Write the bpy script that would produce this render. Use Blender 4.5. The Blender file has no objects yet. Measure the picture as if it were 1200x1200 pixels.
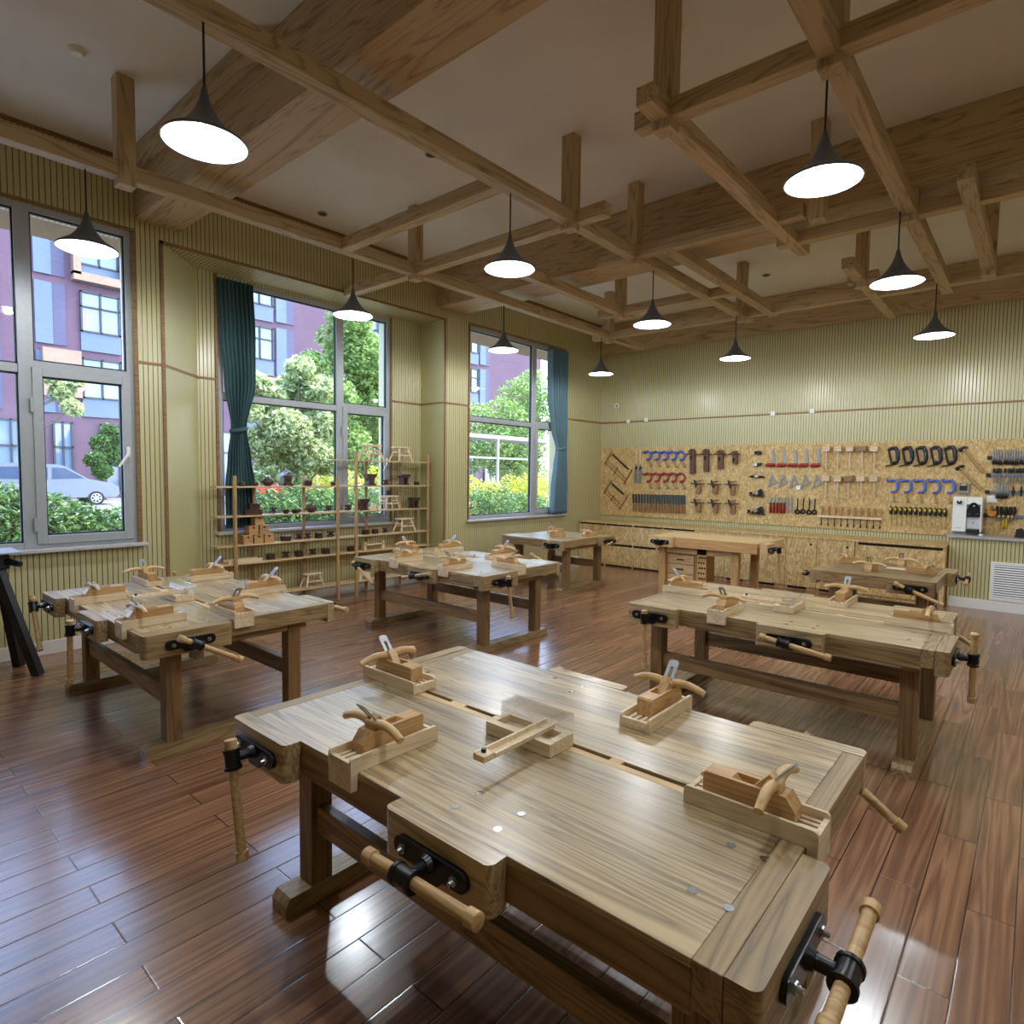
import bpy, bmesh, math, random
from math import sin, cos, pi, radians
from mathutils import Vector, Matrix
random.seed(7)
SC = bpy.context.scene
COL = SC.collection

# ------------------------------------------------------------------ camera
F, YAW, PIT, ROL, HC = 714.46, 0.7134, -0.0610, 0.0128, 1.65
_f = Vector((-sin(YAW)*cos(PIT), cos(YAW)*cos(PIT), sin(PIT)))
_r = Vector((cos(YAW), sin(YAW), 0))
_u = _r.cross(_f)
R_ = _r*cos(ROL) + _u*sin(ROL)
U_ = _u*cos(ROL) - _r*sin(ROL)
CAM = Vector((0, 0, HC))
cd = bpy.data.cameras.new('camera')
cd.sensor_width = 36
cd.lens = F/1200*36
cd.clip_start, cd.clip_end = 0.05, 300
cam = bpy.data.objects.new('camera', cd)
COL.objects.link(cam)
cam.matrix_world = Matrix(((R_.x, U_.x, -_f.x, 0), (R_.y, U_.y, -_f.y, 0), (R_.z, U_.z, -_f.z, HC), (0, 0, 0, 1)))
SC.camera = cam

def ray(px, py):
    return R_*((px-600)/F) - U_*((py-600)/F) + _f
def on_y(px, py, Y):
    d = ray(px, py); t = Y/d.y
    return CAM + d*t
def on_x(px, py, X):
    d = ray(px, py); t = X/d.x
    return CAM + d*t

# ------------------------------------------------------------------ materials
MATS = {}
def srgb(r, g, b):
    f = lambda c: (c/255/12.92) if c/255 <= 0.04045 else ((c/255+0.055)/1.055)**2.4
    return (f(r), f(g), f(b), 1)
def new_mat(name):
    m = bpy.data.materials.new(name); m.use_nodes = True
    n = m.node_tree.nodes; l = m.node_tree.links
    return m, n, l, n['Principled BSDF']
def plain(name, col, rough=0.5, metal=0.0, var=0.06, scale=25, spec=0.5, bump=0.0):
    if name in MATS: return MATS[name]
    m, n, l, b = new_mat(name)
    tc = n.new('ShaderNodeTexCoord'); nz = n.new('ShaderNodeTexNoise')
    nz.inputs['Scale'].default_value = scale; nz.inputs['Detail'].default_value = 4
    l.new(tc.outputs['Object'], nz.inputs['Vector'])
    cr = n.new('ShaderNodeValToRGB')
    cr.color_ramp.elements[0].position = 0.3; cr.color_ramp.elements[1].position = 0.7
    cr.color_ramp.elements[0].color = tuple(max(0, c*(1-var*2)) for c in col[:3])+(1,)
    cr.color_ramp.elements[1].color = tuple(min(1, c*(1+var)) for c in col[:3])+(1,)
    l.new(nz.outputs['Fac'], cr.inputs['Fac']); l.new(cr.outputs['Color'], b.inputs['Base Color'])
    b.inputs['Roughness'].default_value = rough; b.inputs['Metallic'].default_value = metal
    b.inputs['Specular IOR Level'].default_value = spec
    if bump:
        bp = n.new('ShaderNodeBump'); bp.inputs['Strength'].default_value = bump; bp.inputs['Distance'].default_value = 0.004
        l.new(nz.outputs['Fac'], bp.inputs['Height']); l.new(bp.outputs['Normal'], b.inputs['Normal'])
    MATS[name] = m; return m
def math_node(n, l, op, a, b=None, c=None):
    k = n.new('ShaderNodeMath'); k.operation = op
    for i, v in enumerate((a, b, c)):
        if v is None: continue
        if isinstance(v, (int, float)): k.inputs[i].default_value = v
        else: l.new(v, k.inputs[i])
    return k.outputs[0]
def mixc(n, l, fac, a, b, blend='MIX'):
    k = n.new('ShaderNodeMix'); k.data_type = 'RGBA'; k.blend_type = blend
    for s, v in ((k.inputs[0], fac), (k.inputs[6], a), (k.inputs[7], b)):
        if isinstance(v, (int, float)): s.default_value = v
        elif isinstance(v, tuple): s.default_value = v
        else: l.new(v, s)
    return k.outputs[2]
def wood(name, light, dark, axis='X', rough=0.45, ring=9.0, strip=None, stretch=0.07, spec=0.5, contrast=1.0, coat=0.0, world=False):
    """long-grain timber; strip = width of glued staves across the grain"""
    if name in MATS: return MATS[name]
    m, n, l, b = new_mat(name)
    tc = n.new('ShaderNodeTexCoord'); oi = n.new('ShaderNodeObjectInfo')
    off = n.new('ShaderNodeVectorMath'); off.operation = 'ADD'
    sc = n.new('ShaderNodeVectorMath'); sc.operation = 'SCALE'; sc.inputs[3].default_value = 17.0
    cv = n.new('ShaderNodeCombineXYZ')
    for i in range(3): l.new(oi.outputs['Random'], cv.inputs[i])
    l.new(cv.outputs[0], sc.inputs[0])
    if world:
        geo = n.new('ShaderNodeNewGeometry'); l.new(geo.outputs['Position'], off.inputs[0])
    else:
        l.new(tc.outputs['Object'], off.inputs[0])
    l.new(sc.outputs[0], off.inputs[1])
    src = off.outputs[0]
    sep0 = n.new('ShaderNodeSeparateXYZ'); l.new(tc.outputs['Object'], sep0.inputs[0])
    stavefac = None
    if strip:
        ac = {'X': 1, 'Y': 0, 'Z': 0}[axis]
        k = math_node(n, l, 'FLOOR', math_node(n, l, 'DIVIDE', sep0.outputs[ac], strip))
        wn = n.new('ShaderNodeTexWhiteNoise'); wn.noise_dimensions = '1D'; l.new(k, wn.inputs['W'])
        stavefac = wn.outputs['Value']
        a2 = n.new('ShaderNodeVectorMath'); a2.operation = 'ADD'; l.new(src, a2.inputs[0])
        c2 = n.new('ShaderNodeVectorMath'); c2.operation = 'SCALE'; c2.inputs[3].default_value = 5.0
        l.new(wn.outputs['Color'], c2.inputs[0]); l.new(c2.outputs[0], a2.inputs[1]); src = a2.outputs[0]
    mp = n.new('ShaderNodeMapping')
    s = [1, 1, 1]; s['XYZ'.index(axis)] = stretch
    mp.inputs['Scale'].default_value = s
    l.new(src, mp.inputs['Vector'])
    n1 = n.new('ShaderNodeTexNoise'); n1.inputs['Scale'].default_value = ring; n1.inputs['Detail'].default_value = 3
    n1.inputs['Distortion'].default_value = 0.6
    l.new(mp.outputs[0], n1.inputs['Vector'])
    rings = math_node(n, l, 'FRACT', math_node(n, l, 'MULTIPLY', n1.outputs['Fac'], 13.0))
    rings = math_node(n, l, 'ABSOLUTE', math_node(n, l, 'SUBTRACT', rings, 0.5))
    rings = math_node(n, l, 'POWER', math_node(n, l, 'MULTIPLY', rings, 2.0), 0.55)
    n2 = n.new('ShaderNodeTexNoise'); n2.inputs['Scale'].default_value = ring*14; n2.inputs['Detail'].default_value = 5
    l.new(mp.outputs[0], n2.inputs['Vector'])
    fac = math_node(n, l, 'ADD', math_node(n, l, 'MULTIPLY', rings, 0.6), math_node(n, l, 'MULTIPLY', n2.outputs['Fac'], 0.5))
    cr = n.new('ShaderNodeValToRGB')
    cr.color_ramp.elements[0].position = 0.15; cr.color_ramp.elements[1].position = 0.2+0.65/contrast
    cr.color_ramp.elements[0].color = dark; cr.color_ramp.elements[1].color = light
    l.new(fac, cr.inputs['Fac']); col = cr.outputs['Color']
    if stavefac is not None:
        v = math_node(n, l, 'ADD', math_node(n, l, 'MULTIPLY', stavefac, 0.46), 0.77)
        g = n.new('ShaderNodeCombineColor')
        for i in range(3): l.new(v, g.inputs[i])
        col = mixc(n, l, 1.0, col, g.outputs[0], 'MULTIPLY')
    v = math_node(n, l, 'ADD', math_node(n, l, 'MULTIPLY', oi.outputs['Random'], 0.16), 0.92)
    g = n.new('ShaderNodeCombineColor')
    for i in range(3): l.new(v, g.inputs[i])
    col = mixc(n, l, 1.0, col, g.outputs[0], 'MULTIPLY')
    l.new(col, b.inputs['Base Color'])
    b.inputs['Roughness'].default_value = rough; b.inputs['Specular IOR Level'].default_value = spec
    b.inputs['Coat Weight'].default_value = coat; b.inputs['Coat Roughness'].default_value = 0.25
    bp = n.new('ShaderNodeBump'); bp.inputs['Strength'].default_value = 0.12; bp.inputs['Distance'].default_value = 0.002
    l.new(n2.outputs['Fac'], bp.inputs['Height']); l.new(bp.outputs['Normal'], b.inputs['Normal'])
    MATS[name] = m; return m
def slats(name, axis, col, groove, pitch=0.05, width=0.17):
    """grooved wall boarding running vertically, or across a ceiling"""
    if name in MATS: return MATS[name]
    m, n, l, b = new_mat(name)
    geo = n.new('ShaderNodeNewGeometry'); sp = n.new('ShaderNodeSeparateXYZ'); l.new(geo.outputs['Position'], sp.inputs[0])
    fr = math_node(n, l, 'FRACT', math_node(n, l, 'DIVIDE', math_node(n, l, 'ADD', sp.outputs['XYZ'.index(axis)], 100.0), pitch))
    d = math_node(n, l, 'ABSOLUTE', math_node(n, l, 'SUBTRACT', fr, 0.5))
    mask = math_node(n, l, 'GREATER_THAN', d, 0.5-width/2)
    nz = n.new('ShaderNodeTexNoise'); nz.inputs['Scale'].default_value = 60; nz.inputs['Detail'].default_value = 6
    mp = n.new('ShaderNodeMapping'); mp.inputs['Scale'].default_value = (1, 1, 0.12); l.new(geo.outputs['Position'], mp.inputs[0]); l.new(mp.outputs[0], nz.inputs['Vector'])
    n3 = n.new('ShaderNodeTexNoise'); n3.inputs['Scale'].default_value = 1.3; l.new(geo.outputs['Position'], n3.inputs['Vector'])
    dk = tuple(c*0.80 for c in col[:3])+(1,)
    base = mixc(n, l, nz.outputs['Fac'], dk, col)
    base = mixc(n, l, math_node(n, l, 'MULTIPLY', n3.outputs['Fac'], 0.25), base, tuple(c*0.75 for c in col[:3])+(1,))
    c = mixc(n, l, mask, base, groove)
    l.new(c, b.inputs['Base Color']); b.inputs['Roughness'].default_value = 0.27
    hgt = math_node(n, l, 'SMOOTH_MIN', math_node(n, l, 'MULTIPLY', math_node(n, l, 'SUBTRACT', 0.5, d), 1/width), 1.0, 0.3)
    bp = n.new('ShaderNodeBump'); bp.inputs['Strength'].default_value = 0.5; bp.inputs['Distance'].default_value = 0.006
    l.new(hgt, bp.inputs['Height']); l.new(bp.outputs['Normal'], b.inputs['Normal'])
    MATS[name] = m; return m
def osb(name):
    if name in MATS: return MATS[name]
    m, n, l, b = new_mat(name)
    tc = n.new('ShaderNodeNewGeometry'); prev = None
    for i, (ang, ph) in enumerate(((0.5, 0), (-0.7, 3.1), (1.45, 7.7))):
        mp = n.new('ShaderNodeMapping'); mp.inputs['Rotation'].default_value = (0, ang, 0); mp.inputs['Location'].default_value = (ph, ph, ph)
        l.new(tc.outputs['Position'], mp.inputs[0])
        m2 = n.new('ShaderNodeMapping'); m2.inputs['Scale'].default_value = (16, 30, 60); l.new(mp.outputs[0], m2.inputs[0])
        vo = n.new('ShaderNodeTexVoronoi'); vo.inputs['Scale'].default_value = 1.0; l.new(m2.outputs[0], vo.inputs['Vector'])
        sp = n.new('ShaderNodeSeparateColor'); l.new(vo.outputs['Color'], sp.inputs[0])
        cr = n.new('ShaderNodeValToRGB'); e = cr.color_ramp.elements
        e[0].color = srgb(172, 138, 86); e[1].color = srgb(224, 196, 140)
        k = cr.color_ramp.elements.new(0.5); k.color = srgb(200, 167, 110)
        l.new(sp.outputs[0], cr.inputs['Fac'])
        if prev is None: prev = cr.outputs[0]
        else: prev = mixc(n, l, math_node(n, l, 'GREATER_THAN', sp.outputs[1], 0.5), prev, cr.outputs[0])
    l.new(prev, b.inputs['Base Color']); b.inputs['Roughness'].default_value = 0.6
    MATS[name] = m; return m
def glass(name, fac=0.07, tint=(0.96, 0.98, 1, 1), rough=0.0):
    if name in MATS: return MATS[name]
    m, n, l, b = new_mat(name); n.remove(b)
    t = n.new('ShaderNodeBsdfTransparent'); t.inputs[0].default_value = tint
    g = n.new('ShaderNodeBsdfGlossy'); g.inputs['Roughness'].default_value = rough; g.inputs['Color'].default_value = (1, 1, 1, 1)
    lw = n.new('ShaderNodeLayerWeight'); lw.inputs[0].default_value = 0.5
    mx = n.new('ShaderNodeMixShader')
    fr = math_node(n, l, 'ADD', math_node(n, l, 'MULTIPLY', math_node(n, l, 'POWER', lw.outputs['Facing'], 5.0), 0.6), fac)
    l.new(fr, mx.inputs[0])
    l.new(t.outputs[0], mx.inputs[1]); l.new(g.outputs[0], mx.inputs[2])
    l.new(mx.outputs[0], n['Material Output'].inputs['Surface'])
    MATS[name] = m; return m
def emit(name, col, strength):
    if name in MATS: return MATS[name]
    m, n, l, b = new_mat(name)
    b.inputs['Emission Color'].default_value = col; b.inputs['Emission Strength'].default_value = strength
    b.inputs['Base Color'].default_value = (0.9, 0.9, 0.9, 1)
    MATS[name] = m; return m
def floor_mat():
    m, n, l, b = new_mat('floor_laminate')
    geo = n.new('ShaderNodeNewGeometry'); sp = n.new('ShaderNodeSeparateXYZ'); l.new(geo.outputs['Position'], sp.inputs[0])
    W, L = 0.1465, 1.10
    u = math_node(n, l, 'DIVIDE', math_node(n, l, 'ADD', sp.outputs[0], 50.0+0.094), W)
    row = math_node(n, l, 'FLOOR', u)
    par = math_node(n, l, 'MODULO', row, 2.0)
    v = math_node(n, l, 'ADD', math_node(n, l, 'DIVIDE', math_node(n, l, 'ADD', sp.outputs[1], 50.0-0.62-45*1.1+0.5*0), L), math_node(n, l, 'MULTIPLY', par, 0.5))
    cell = math_node(n, l, 'FLOOR', v)
    wn = n.new('ShaderNodeTexWhiteNoise'); wn.noise_dimensions = '2D'
    cx = n.new('ShaderNodeCombineXYZ'); l.new(row, cx.inputs[0]); l.new(cell, cx.inputs[1]); l.new(cx.outputs[0], wn.inputs['Vector'])
    fu = math_node(n, l, 'FRACT', u); fv = math_node(n, l, 'FRACT', v)
    eu = math_node(n, l, 'MULTIPLY', math_node(n, l, 'SUBTRACT', 0.5, math_node(n, l, 'ABSOLUTE', math_node(n, l, 'SUBTRACT', fu, 0.5))), W)
    ev = math_node(n, l, 'MULTIPLY', math_node(n, l, 'SUBTRACT', 0.5, math_node(n, l, 'ABSOLUTE', math_node(n, l, 'SUBTRACT', fv, 0.5))), L)
    edge = math_node(n, l, 'MINIMUM', eu, ev)
    seam = math_node(n, l, 'LESS_THAN', edge, 0.0022)
    # grain
    vadd = n.new('ShaderNodeVectorMath'); vadd.operation = 'ADD'; l.new(geo.outputs['Position'], vadd.inputs[0])
    vs = n.new('ShaderNodeVectorMath'); vs.operation = 'SCALE'; vs.inputs[3].default_value = 7.0
    l.new(wn.outputs['Color'], vs.inputs[0]); l.new(vs.outputs[0], vadd.inputs[1])
    mp = n.new('ShaderNodeMapping'); mp.inputs['Scale'].default_value = (1, 0.035, 1); l.new(vadd.outputs[0], mp.inputs[0])
    n1 = n.new('ShaderNodeTexNoise'); n1.inputs['Scale'].default_value = 9; n1.inputs['Detail'].default_value = 2; n1.inputs['Distortion'].default_value = 0.35
    l.new(mp.outputs[0], n1.inputs['Vector'])
    n2 = n.new('ShaderNodeTexNoise'); n2.inputs['Scale'].default_value = 130; n2.inputs['Detail'].default_value = 4
    l.new(mp.outputs[0], n2.inputs['Vector'])
    rg = math_node(n, l, 'ABSOLUTE', math_node(n, l, 'SUBTRACT', math_node(n, l, 'FRACT', math_node(n, l, 'MULTIPLY', n1.outputs['Fac'], 8.0)), 0.5))
    fac = math_node(n, l, 'ADD', rg, math_node(n, l, 'MULTIPLY', n2.outputs['Fac'], 0.5))
    cr = n.new('ShaderNodeValToRGB')
    cr.color_ramp.elements[0].position = 0.15; cr.color_ramp.elements[0].color = srgb(110, 74, 54)
    cr.color_ramp.elements[1].position = 0.8; cr.color_ramp.elements[1].color = srgb(164, 119, 87)
    l.new(fac, cr.inputs['Fac'])
    bv = math_node(n, l, 'ADD', math_node(n, l, 'MULTIPLY', wn.outputs['Value'], 0.30), 0.82)
    g = n.new('ShaderNodeCombineColor')
    for i in range(3): l.new(bv, g.inputs[i])
    c = mixc(n, l, 1.0, cr.outputs['Color'], g.outputs[0], 'MULTIPLY')
    c = mixc(n, l, seam, c, srgb(40, 20, 14))
    l.new(c, b.inputs['Base Color'])
    b.inputs['Roughness'].default_value = 0.2; b.inputs['IOR'].default_value = 2.0
    h = math_node(n, l, 'MULTIPLY', math_node(n, l, 'MINIMUM', edge, 0.005), 200.0)
    n4 = n.new('ShaderNodeTexNoise'); n4.inputs['Scale'].default_value = 14; l.new(mp.outputs[0], n4.inputs['Vector'])
    h = math_node(n, l, 'ADD', h, math_node(n, l, 'MULTIPLY', n2.outputs['Fac'], 0.0))
    bp = n.new('ShaderNodeBump'); bp.inputs['Strength'].default_value = 0.15; bp.inputs['Distance'].default_value = 0.003
    l.new(h, bp.inputs['Height']); l.new(bp.outputs['Normal'], b.inputs['Normal'])
    return m

CREAM = srgb(208, 200, 152)
GROOVE = srgb(104, 92, 58)
M_SY = slats('wall_boarding', 'Y', CREAM, GROOVE, .043)
M_SX = slats('wall_boarding_across', 'X', CREAM, GROOVE, .040, .19)
M_PANEL = plain('reveal_panel', srgb(186, 180, 130), 0.4, var=0.05, scale=60)
M_CEIL = plain('ceiling_paint', srgb(234, 232, 228), 0.8, var=0.02, scale=2)
M_WHITE = plain('white_paint', srgb(240, 240, 237), 0.45, var=0.02)
M_TRIM = wood('trim_oak', srgb(150, 112, 70), srgb(104, 74, 44), 'Y', 0.5, world=True)
BL, BD = srgb(192, 166, 128), srgb(122, 98, 68)
M_BX = wood('beam_oak_x', BL, BD, 'X', 0.5, ring=5, contrast=1.5)
M_BY = wood('beam_oak_y', BL, BD, 'Y', 0.5, ring=5, contrast=1.5)
M_BZ = wood('beam_oak_z', BL, BD, 'Z', 0.5, ring=5, contrast=1.5)
EL, ED = srgb(192, 167, 124), srgb(98, 77, 49)
M_TX = wood('bench_elm_x', EL, ED, 'X', 0.40, ring=8, strip=0.072, coat=0.75, stretch=0.055)
M_TXA = wood('bench_elm_apron', srgb(160, 130, 88), srgb(86, 62, 36), 'X', 0.45, ring=6)
M_TY = wood('bench_elm_y', srgb(172, 144, 102), srgb(100, 76, 46), 'Y', 0.45, ring=7, coat=0.15)
M_TZ = wood('bench_elm_z', srgb(142, 110, 70), srgb(88, 62, 36), 'Z', 0.5, ring=7)
M_DX = wood('bench_dark_x', srgb(150, 122, 84), srgb(88, 66, 42), 'X', 0.5, ring=7, strip=0.09)
M_BEECHX = wood('beech_x', srgb(222, 190, 140), srgb(186, 148, 98), 'X', 0.45, ring=7)
M_BEECHY = wood('beech_y', srgb(222, 190, 140), srgb(186, 148, 98), 'Y', 0.45, ring=7)
M_BEECHZ = wood('beech_z', srgb(206, 164, 108), srgb(168, 122, 72), 'Z', 0.45, ring=7)
M_PLANE = wood('plane_beech', srgb(206, 166, 112), srgb(168, 124, 76), 'X', 0.35, ring=8)
M_JIG = wood('jig_pine', srgb(234, 214, 182), srgb(206, 178, 140), 'X', 0.5, ring=7)
M_ROD = wood('handle_rod', srgb(204, 170, 118), srgb(160, 120, 74), 'X', 0.4, ring=9)
M_IRON = plain('black_iron', srgb(24, 25, 28), 0.32, 0.3, var=0.15, scale=60)
M_BLACK = plain('black_plastic', srgb(20, 21, 24), 0.45)
M_STEEL = plain('steel', srgb(188, 192, 196), 0.25, 1.0, var=0.05)
M_GREYM = plain('grey_steel', srgb(142, 144, 146), 0.4, 0.6, var=0.05)
M_ALU = plain('window_aluminium', srgb(168, 172, 176), 0.38, 0.0, var=0.03)
M_GASKET = plain('rubber_gasket', srgb(16, 18, 20), 0.6)
M_GLASS = glass('window_glass', 0.05)
M_ACRYL = glass('acrylic', 0.15, (0.98, 0.985, 0.99, 1), 0.02)
M_OSB = osb('osb_board')
M_WALNUT = wood('dark_walnut', srgb(76, 42, 31), srgb(36, 20, 16), 'X', 0.4, ring=8)
M_SHELF = wood('shelf_pine', srgb(214, 188, 146), srgb(178, 146, 102), 'Y', 0.45, ring=7)
M_SHELFZ = wood('shelf_pine_z', srgb(190, 156, 110), srgb(154, 118, 76), 'Z', 0.45, ring=7)
M_CURT = plain('teal_cloth', srgb(62, 92, 96), 0.9, var=0.1, scale=120)
M_SHADE = plain('shade_graphite', srgb(80, 80, 82), 0.4, 0.1)
M_REFL = plain('shade_white', srgb(240, 242, 244), 0.4, var=0.01)
M_BULB = emit('bulb_light', (0.86, 0.95, 1.0, 1), 14.0)
M_SLOT = plain('slot_shadow_gap', srgb(30, 24, 20), 0.9)

# ------------------------------------------------------------------ mesh builder
class MB:
    def __init__(self): self.bm = bmesh.new()
    def box(self, x0, x1, y0, y1, z0, z1, bev=0.0, M=None, seg=2):
        vs = [self.bm.verts.new((x, y, z)) for x in (x0, x1) for y in (y0, y1) for z in (z0, z1)]
        fs = [self.bm.faces.new([vs[i] for i in q]) for q in ((0, 1, 3, 2), (4, 6, 7, 5), (0, 4, 5, 1), (2, 3, 7, 6), (0, 2, 6, 4), (1, 5, 7, 3))]
        if bev:
            es = list({e for f in fs for e in f.edges})
            r = bmesh.ops.bevel(self.bm, geom=es, offset=bev, segments=seg, affect='EDGES', profile=0.5)
            vs = list({v for f in r['faces'] for v in f.verts} | {v for v in vs if v.is_valid})
        if M is not None: bmesh.ops.transform(self.bm, matrix=M, verts=vs)
        return self
    def cyl(self, p0, p1, r0, r1=None, n=14, caps=True):
        return self.tube([p0, p1], [r0, r0 if r1 is None else r1], n, caps)
    def tube(self, pts, rad, n=10, caps=True, flat=1.0):
        pts = [Vector(p) for p in pts]
        if not isinstance(rad, (list, tuple)): rad = [rad]*len(pts)
        rings = []; ref = None
        for i, p in enumerate(pts):
            a = pts[max(0, i-1)]; c = pts[min(len(pts)-1, i+1)]
            if (c-a).length < 1e-9: c = a+Vector((0, 0, 1))
            t = (c-a).normalized()
            if ref is None: ref = Vector((0, 0, 1)) if abs(t.z) < 0.9 else Vector((1, 0, 0))
            e = ref.cross(t)
            if e.length < 1e-4: e = Vector((1, 0, 0)).cross(t)
            e.normalize(); f = t.cross(e); ref = f
            rings.append([self.bm.verts.new(p+e*cos(2*pi*k/n)*rad[i]*flat+f*sin(2*pi*k/n)*rad[i]) for k in range(n)])
        for a, c in zip(rings, rings[1:]):
            for k in range(n):
                self.bm.faces.new((a[k], a[(k+1) % n], c[(k+1) % n], c[k]))
        if caps:
            self.bm.faces.new(list(reversed(rings[0]))); self.bm.faces.new(rings[-1])
        return self
    def prism(self, poly, d0, d1, plane='XZ', M=None):
        """poly in the plane, extruded along the third axis from d0 to d1"""
        mk = {'XZ': lambda a, c, d: (a, d, c), 'XY': lambda a, c, d: (a, c, d), 'YZ': lambda a, c, d: (d, a, c)}[plane]
        lo = [self.bm.verts.new(mk(a, c, d0)) for a, c in poly]; hi = [self.bm.verts.new(mk(a, c, d1)) for a, c in poly]
        k = len(poly)
        fs = [self.bm.faces.new(lo), self.bm.faces.new(list(reversed(hi)))]
        for i in range(k):
            fs.append(self.bm.faces.new((lo[i], hi[i], hi[(i+1) % k], lo[(i+1) % k])))
        if M is not None: bmesh.ops.transform(self.bm, matrix=M, verts=lo+hi)
        return self
    def lathe(self, prof, c=(0, 0, 0), n=24, closed=False):
        rings = []
        for r, z in prof:
            if r < 1e-5: rings.append([self.bm.verts.new((c[0], c[1], c[2]+z))])
            else: rings.append([self.bm.verts.new((c[0]+r*cos(2*pi*k/n), c[1]+r*sin(2*pi*k/n), c[2]+z)) for k in range(n)])
        for a, b in zip(rings, rings[1:]):
            for k in range(n):
                q = [a[k % len(a)], a[(k+1) % n % len(a)], b[(k+1) % n % len(b)], b[k % len(b)]]
                q2 = []
                for v in q:
                    if v not in q2: q2.append(v)
                if len(q2) > 2: self.bm.faces.new(q2)
        return self
    def build(self, name, mat, parent=None, smooth=None, loc=None):
        bm = self.bm
        bmesh.ops.recalc_face_normals(bm, faces=bm.faces)
        me = bpy.data.meshes.new(name); bm.to_mesh(me); bm.free()
        me.materials.append(mat)
        if smooth:
            for p in me.polygons: p.use_smooth = True
            try: me.set_sharp_from_angle(angle=radians(smooth))
            except Exception: pass
        o = bpy.data.objects.new(name, me); COL.objects.link(o)
        if parent is not None: o.parent = parent
        if loc is not None: o.location = loc
        return o

def thing(name, label, cat, loc=(0, 0, 0), rz=0.0, group=None):
    o = bpy.data.objects.new(name, None); COL.objects.link(o)
    o.empty_display_size = 0.05
    o.location = loc; o.rotation_euler = (0, 0, rz)
    return tag(o, label, cat, group)
def tag(o, label, cat, group=None):
    o['label'] = label; o['category'] = cat
    if group: o['group'] = group
    return o
def struct(o, label=None):
    o['kind'] = 'structure'
    if label: o['label'] = label
    return o
def dup(root, label, loc=None, rz=None, scale=None, group=None):
    def cp(o, parent):
        c = o.copy(); COL.objects.link(c); c.parent = parent
        for ch in o.children: cp(ch, c)
        return c
    c = cp(root, None)
    c['label'] = label
    if loc is not None: c.location = loc
    if rz is not None: c.rotation_euler = (0, 0, rz)
    if scale is not None: c.scale = scale
    if group: c['group'] = group
    return c
ORD = ['first', 'second', 'third', 'fourth', 'fifth', 'sixth', 'seventh', 'eighth', 'ninth', 'tenth', 'eleventh', 'twelfth', 'thirteenth',
       'fourteenth', 'fifteenth', 'sixteenth', 'seventeenth', 'eighteenth', 'nineteenth', 'twentieth']
LAMP_W, SKY, SUN, EXPO = 58.0, 1.7, 8.0, 0.06
# ================================================================== the room
XL, YB, ZC = -6.62, 10.33, 4.56
XR, YF = 4.0, -4.0
WT = -6.95          # outer face of the window wall
struct(MB().box(-7.45, XR+0.2, YF-0.2, YB+0.2, -0.12, 0).build('floor', floor_mat()), 'glossy red-brown plank floor')
struct(MB().box(-7.45, XR+0.2, YF-0.2, YB+0.2, ZC, ZC+0.15).build('ceiling', M_CEIL), 'plain off-white ceiling above the timber lattice')
W1, W2, W3 = (-0.34, 2.09), (3.10, 5.53), (6.63, 9.06)
ZS0, ZS1 = 0.95, 3.90
wl = MB()
wl.box(WT, XL, YF, W1[0], 0, ZC)
wl.box(WT, XL, W1[0], W1[1], 0, ZS0-0.035).box(WT, XL, W1[0], W1[1], ZS1, ZC)
wl.prism([(XL, W1[1]), (XL, 2.36), (-7.13, 2.87), (-7.35, 2.87), (WT, W1[1])], 0, ZC, 'XY')
wl.box(WT, XL, 2.36, 6.11, 3.87, ZC)
wl.prism([(XL, 2.36), (-6.95, 2.36), (-6.95, 2.69)], 3.87, ZC, 'XY')
wl.box(WT, XL, 6.11, W3[0], 0, ZC)
wl.box(WT, XL, W3[0], W3[1], 0, ZS0-0.035).box(WT, XL, W3[0], W3[1], ZS1, ZC)
wl.box(WT, XL, W3[1], YB, 0, ZC)
struct(wl.build('wall_left', M_SY), 'cream grooved wall with the three windows')
rc = MB()
XB = -7.13
rc.box(-7.4, XB, 2.80, W2[0], 0, ZC).box(-7.4, XB, W2[1], 6.2, 0, ZC)
rc.box(-7.4, XB, W2[0], W2[1], 0, ZS0-0.035).box(-7.4, XB, W2[0], W2[1], 3.84, ZC)
struct(rc.build('wall_left_recess', M_SY), 'grooved back of the recess around the middle window')
struct(MB().box(-7.2, WT, 2.36, 6.11, 3.87, ZC).build('ceiling_recess', slats('soffit_boarding', 'X', CREAM, GROOVE)), 'grooved soffit over the window recess')
struct(MB().prism([(XL-.002, 2.362), (XL+.0, 2.368), (XB, 2.878), (XB, 2.866)], 0.0, 3.868, 'XY').build('trim_1', M_PANEL), 'plain splayed panel at the near side of the recess')
struct(MB().box(XB, XL-.002, 6.098, 6.112, 0, 3.868).build('trim_2', M_PANEL), 'plain panel at the far side of the recess')
# back wall, half wall, other walls
struct(MB().box(XL-.33, XR, YB, YB+0.15, 0, ZC).build('wall_back', M_SX), 'cream grooved wall behind the tool board')
struct(MB().box(XR, XR+0.15, YF, YB, 0, ZC).build('wall_right', M_SY))
struct(MB().box(XL-.33, XR, YF-0.15, YF, 0, ZC).build('wall_front', M_SX))
struct(MB().box(-0.87, XR, 9.81, YB, 0, 0.90).build('wall_ledge', M_SX), 'low grooved wall under the grey ledge')
struct(MB().box(-0.90, XR, 9.775, YB, 0.90, 0.935, 0.006).build('trim_3', plain('grey_stone', srgb(176, 172, 168), 0.35)), 'grey stone ledge on the low wall')
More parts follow.
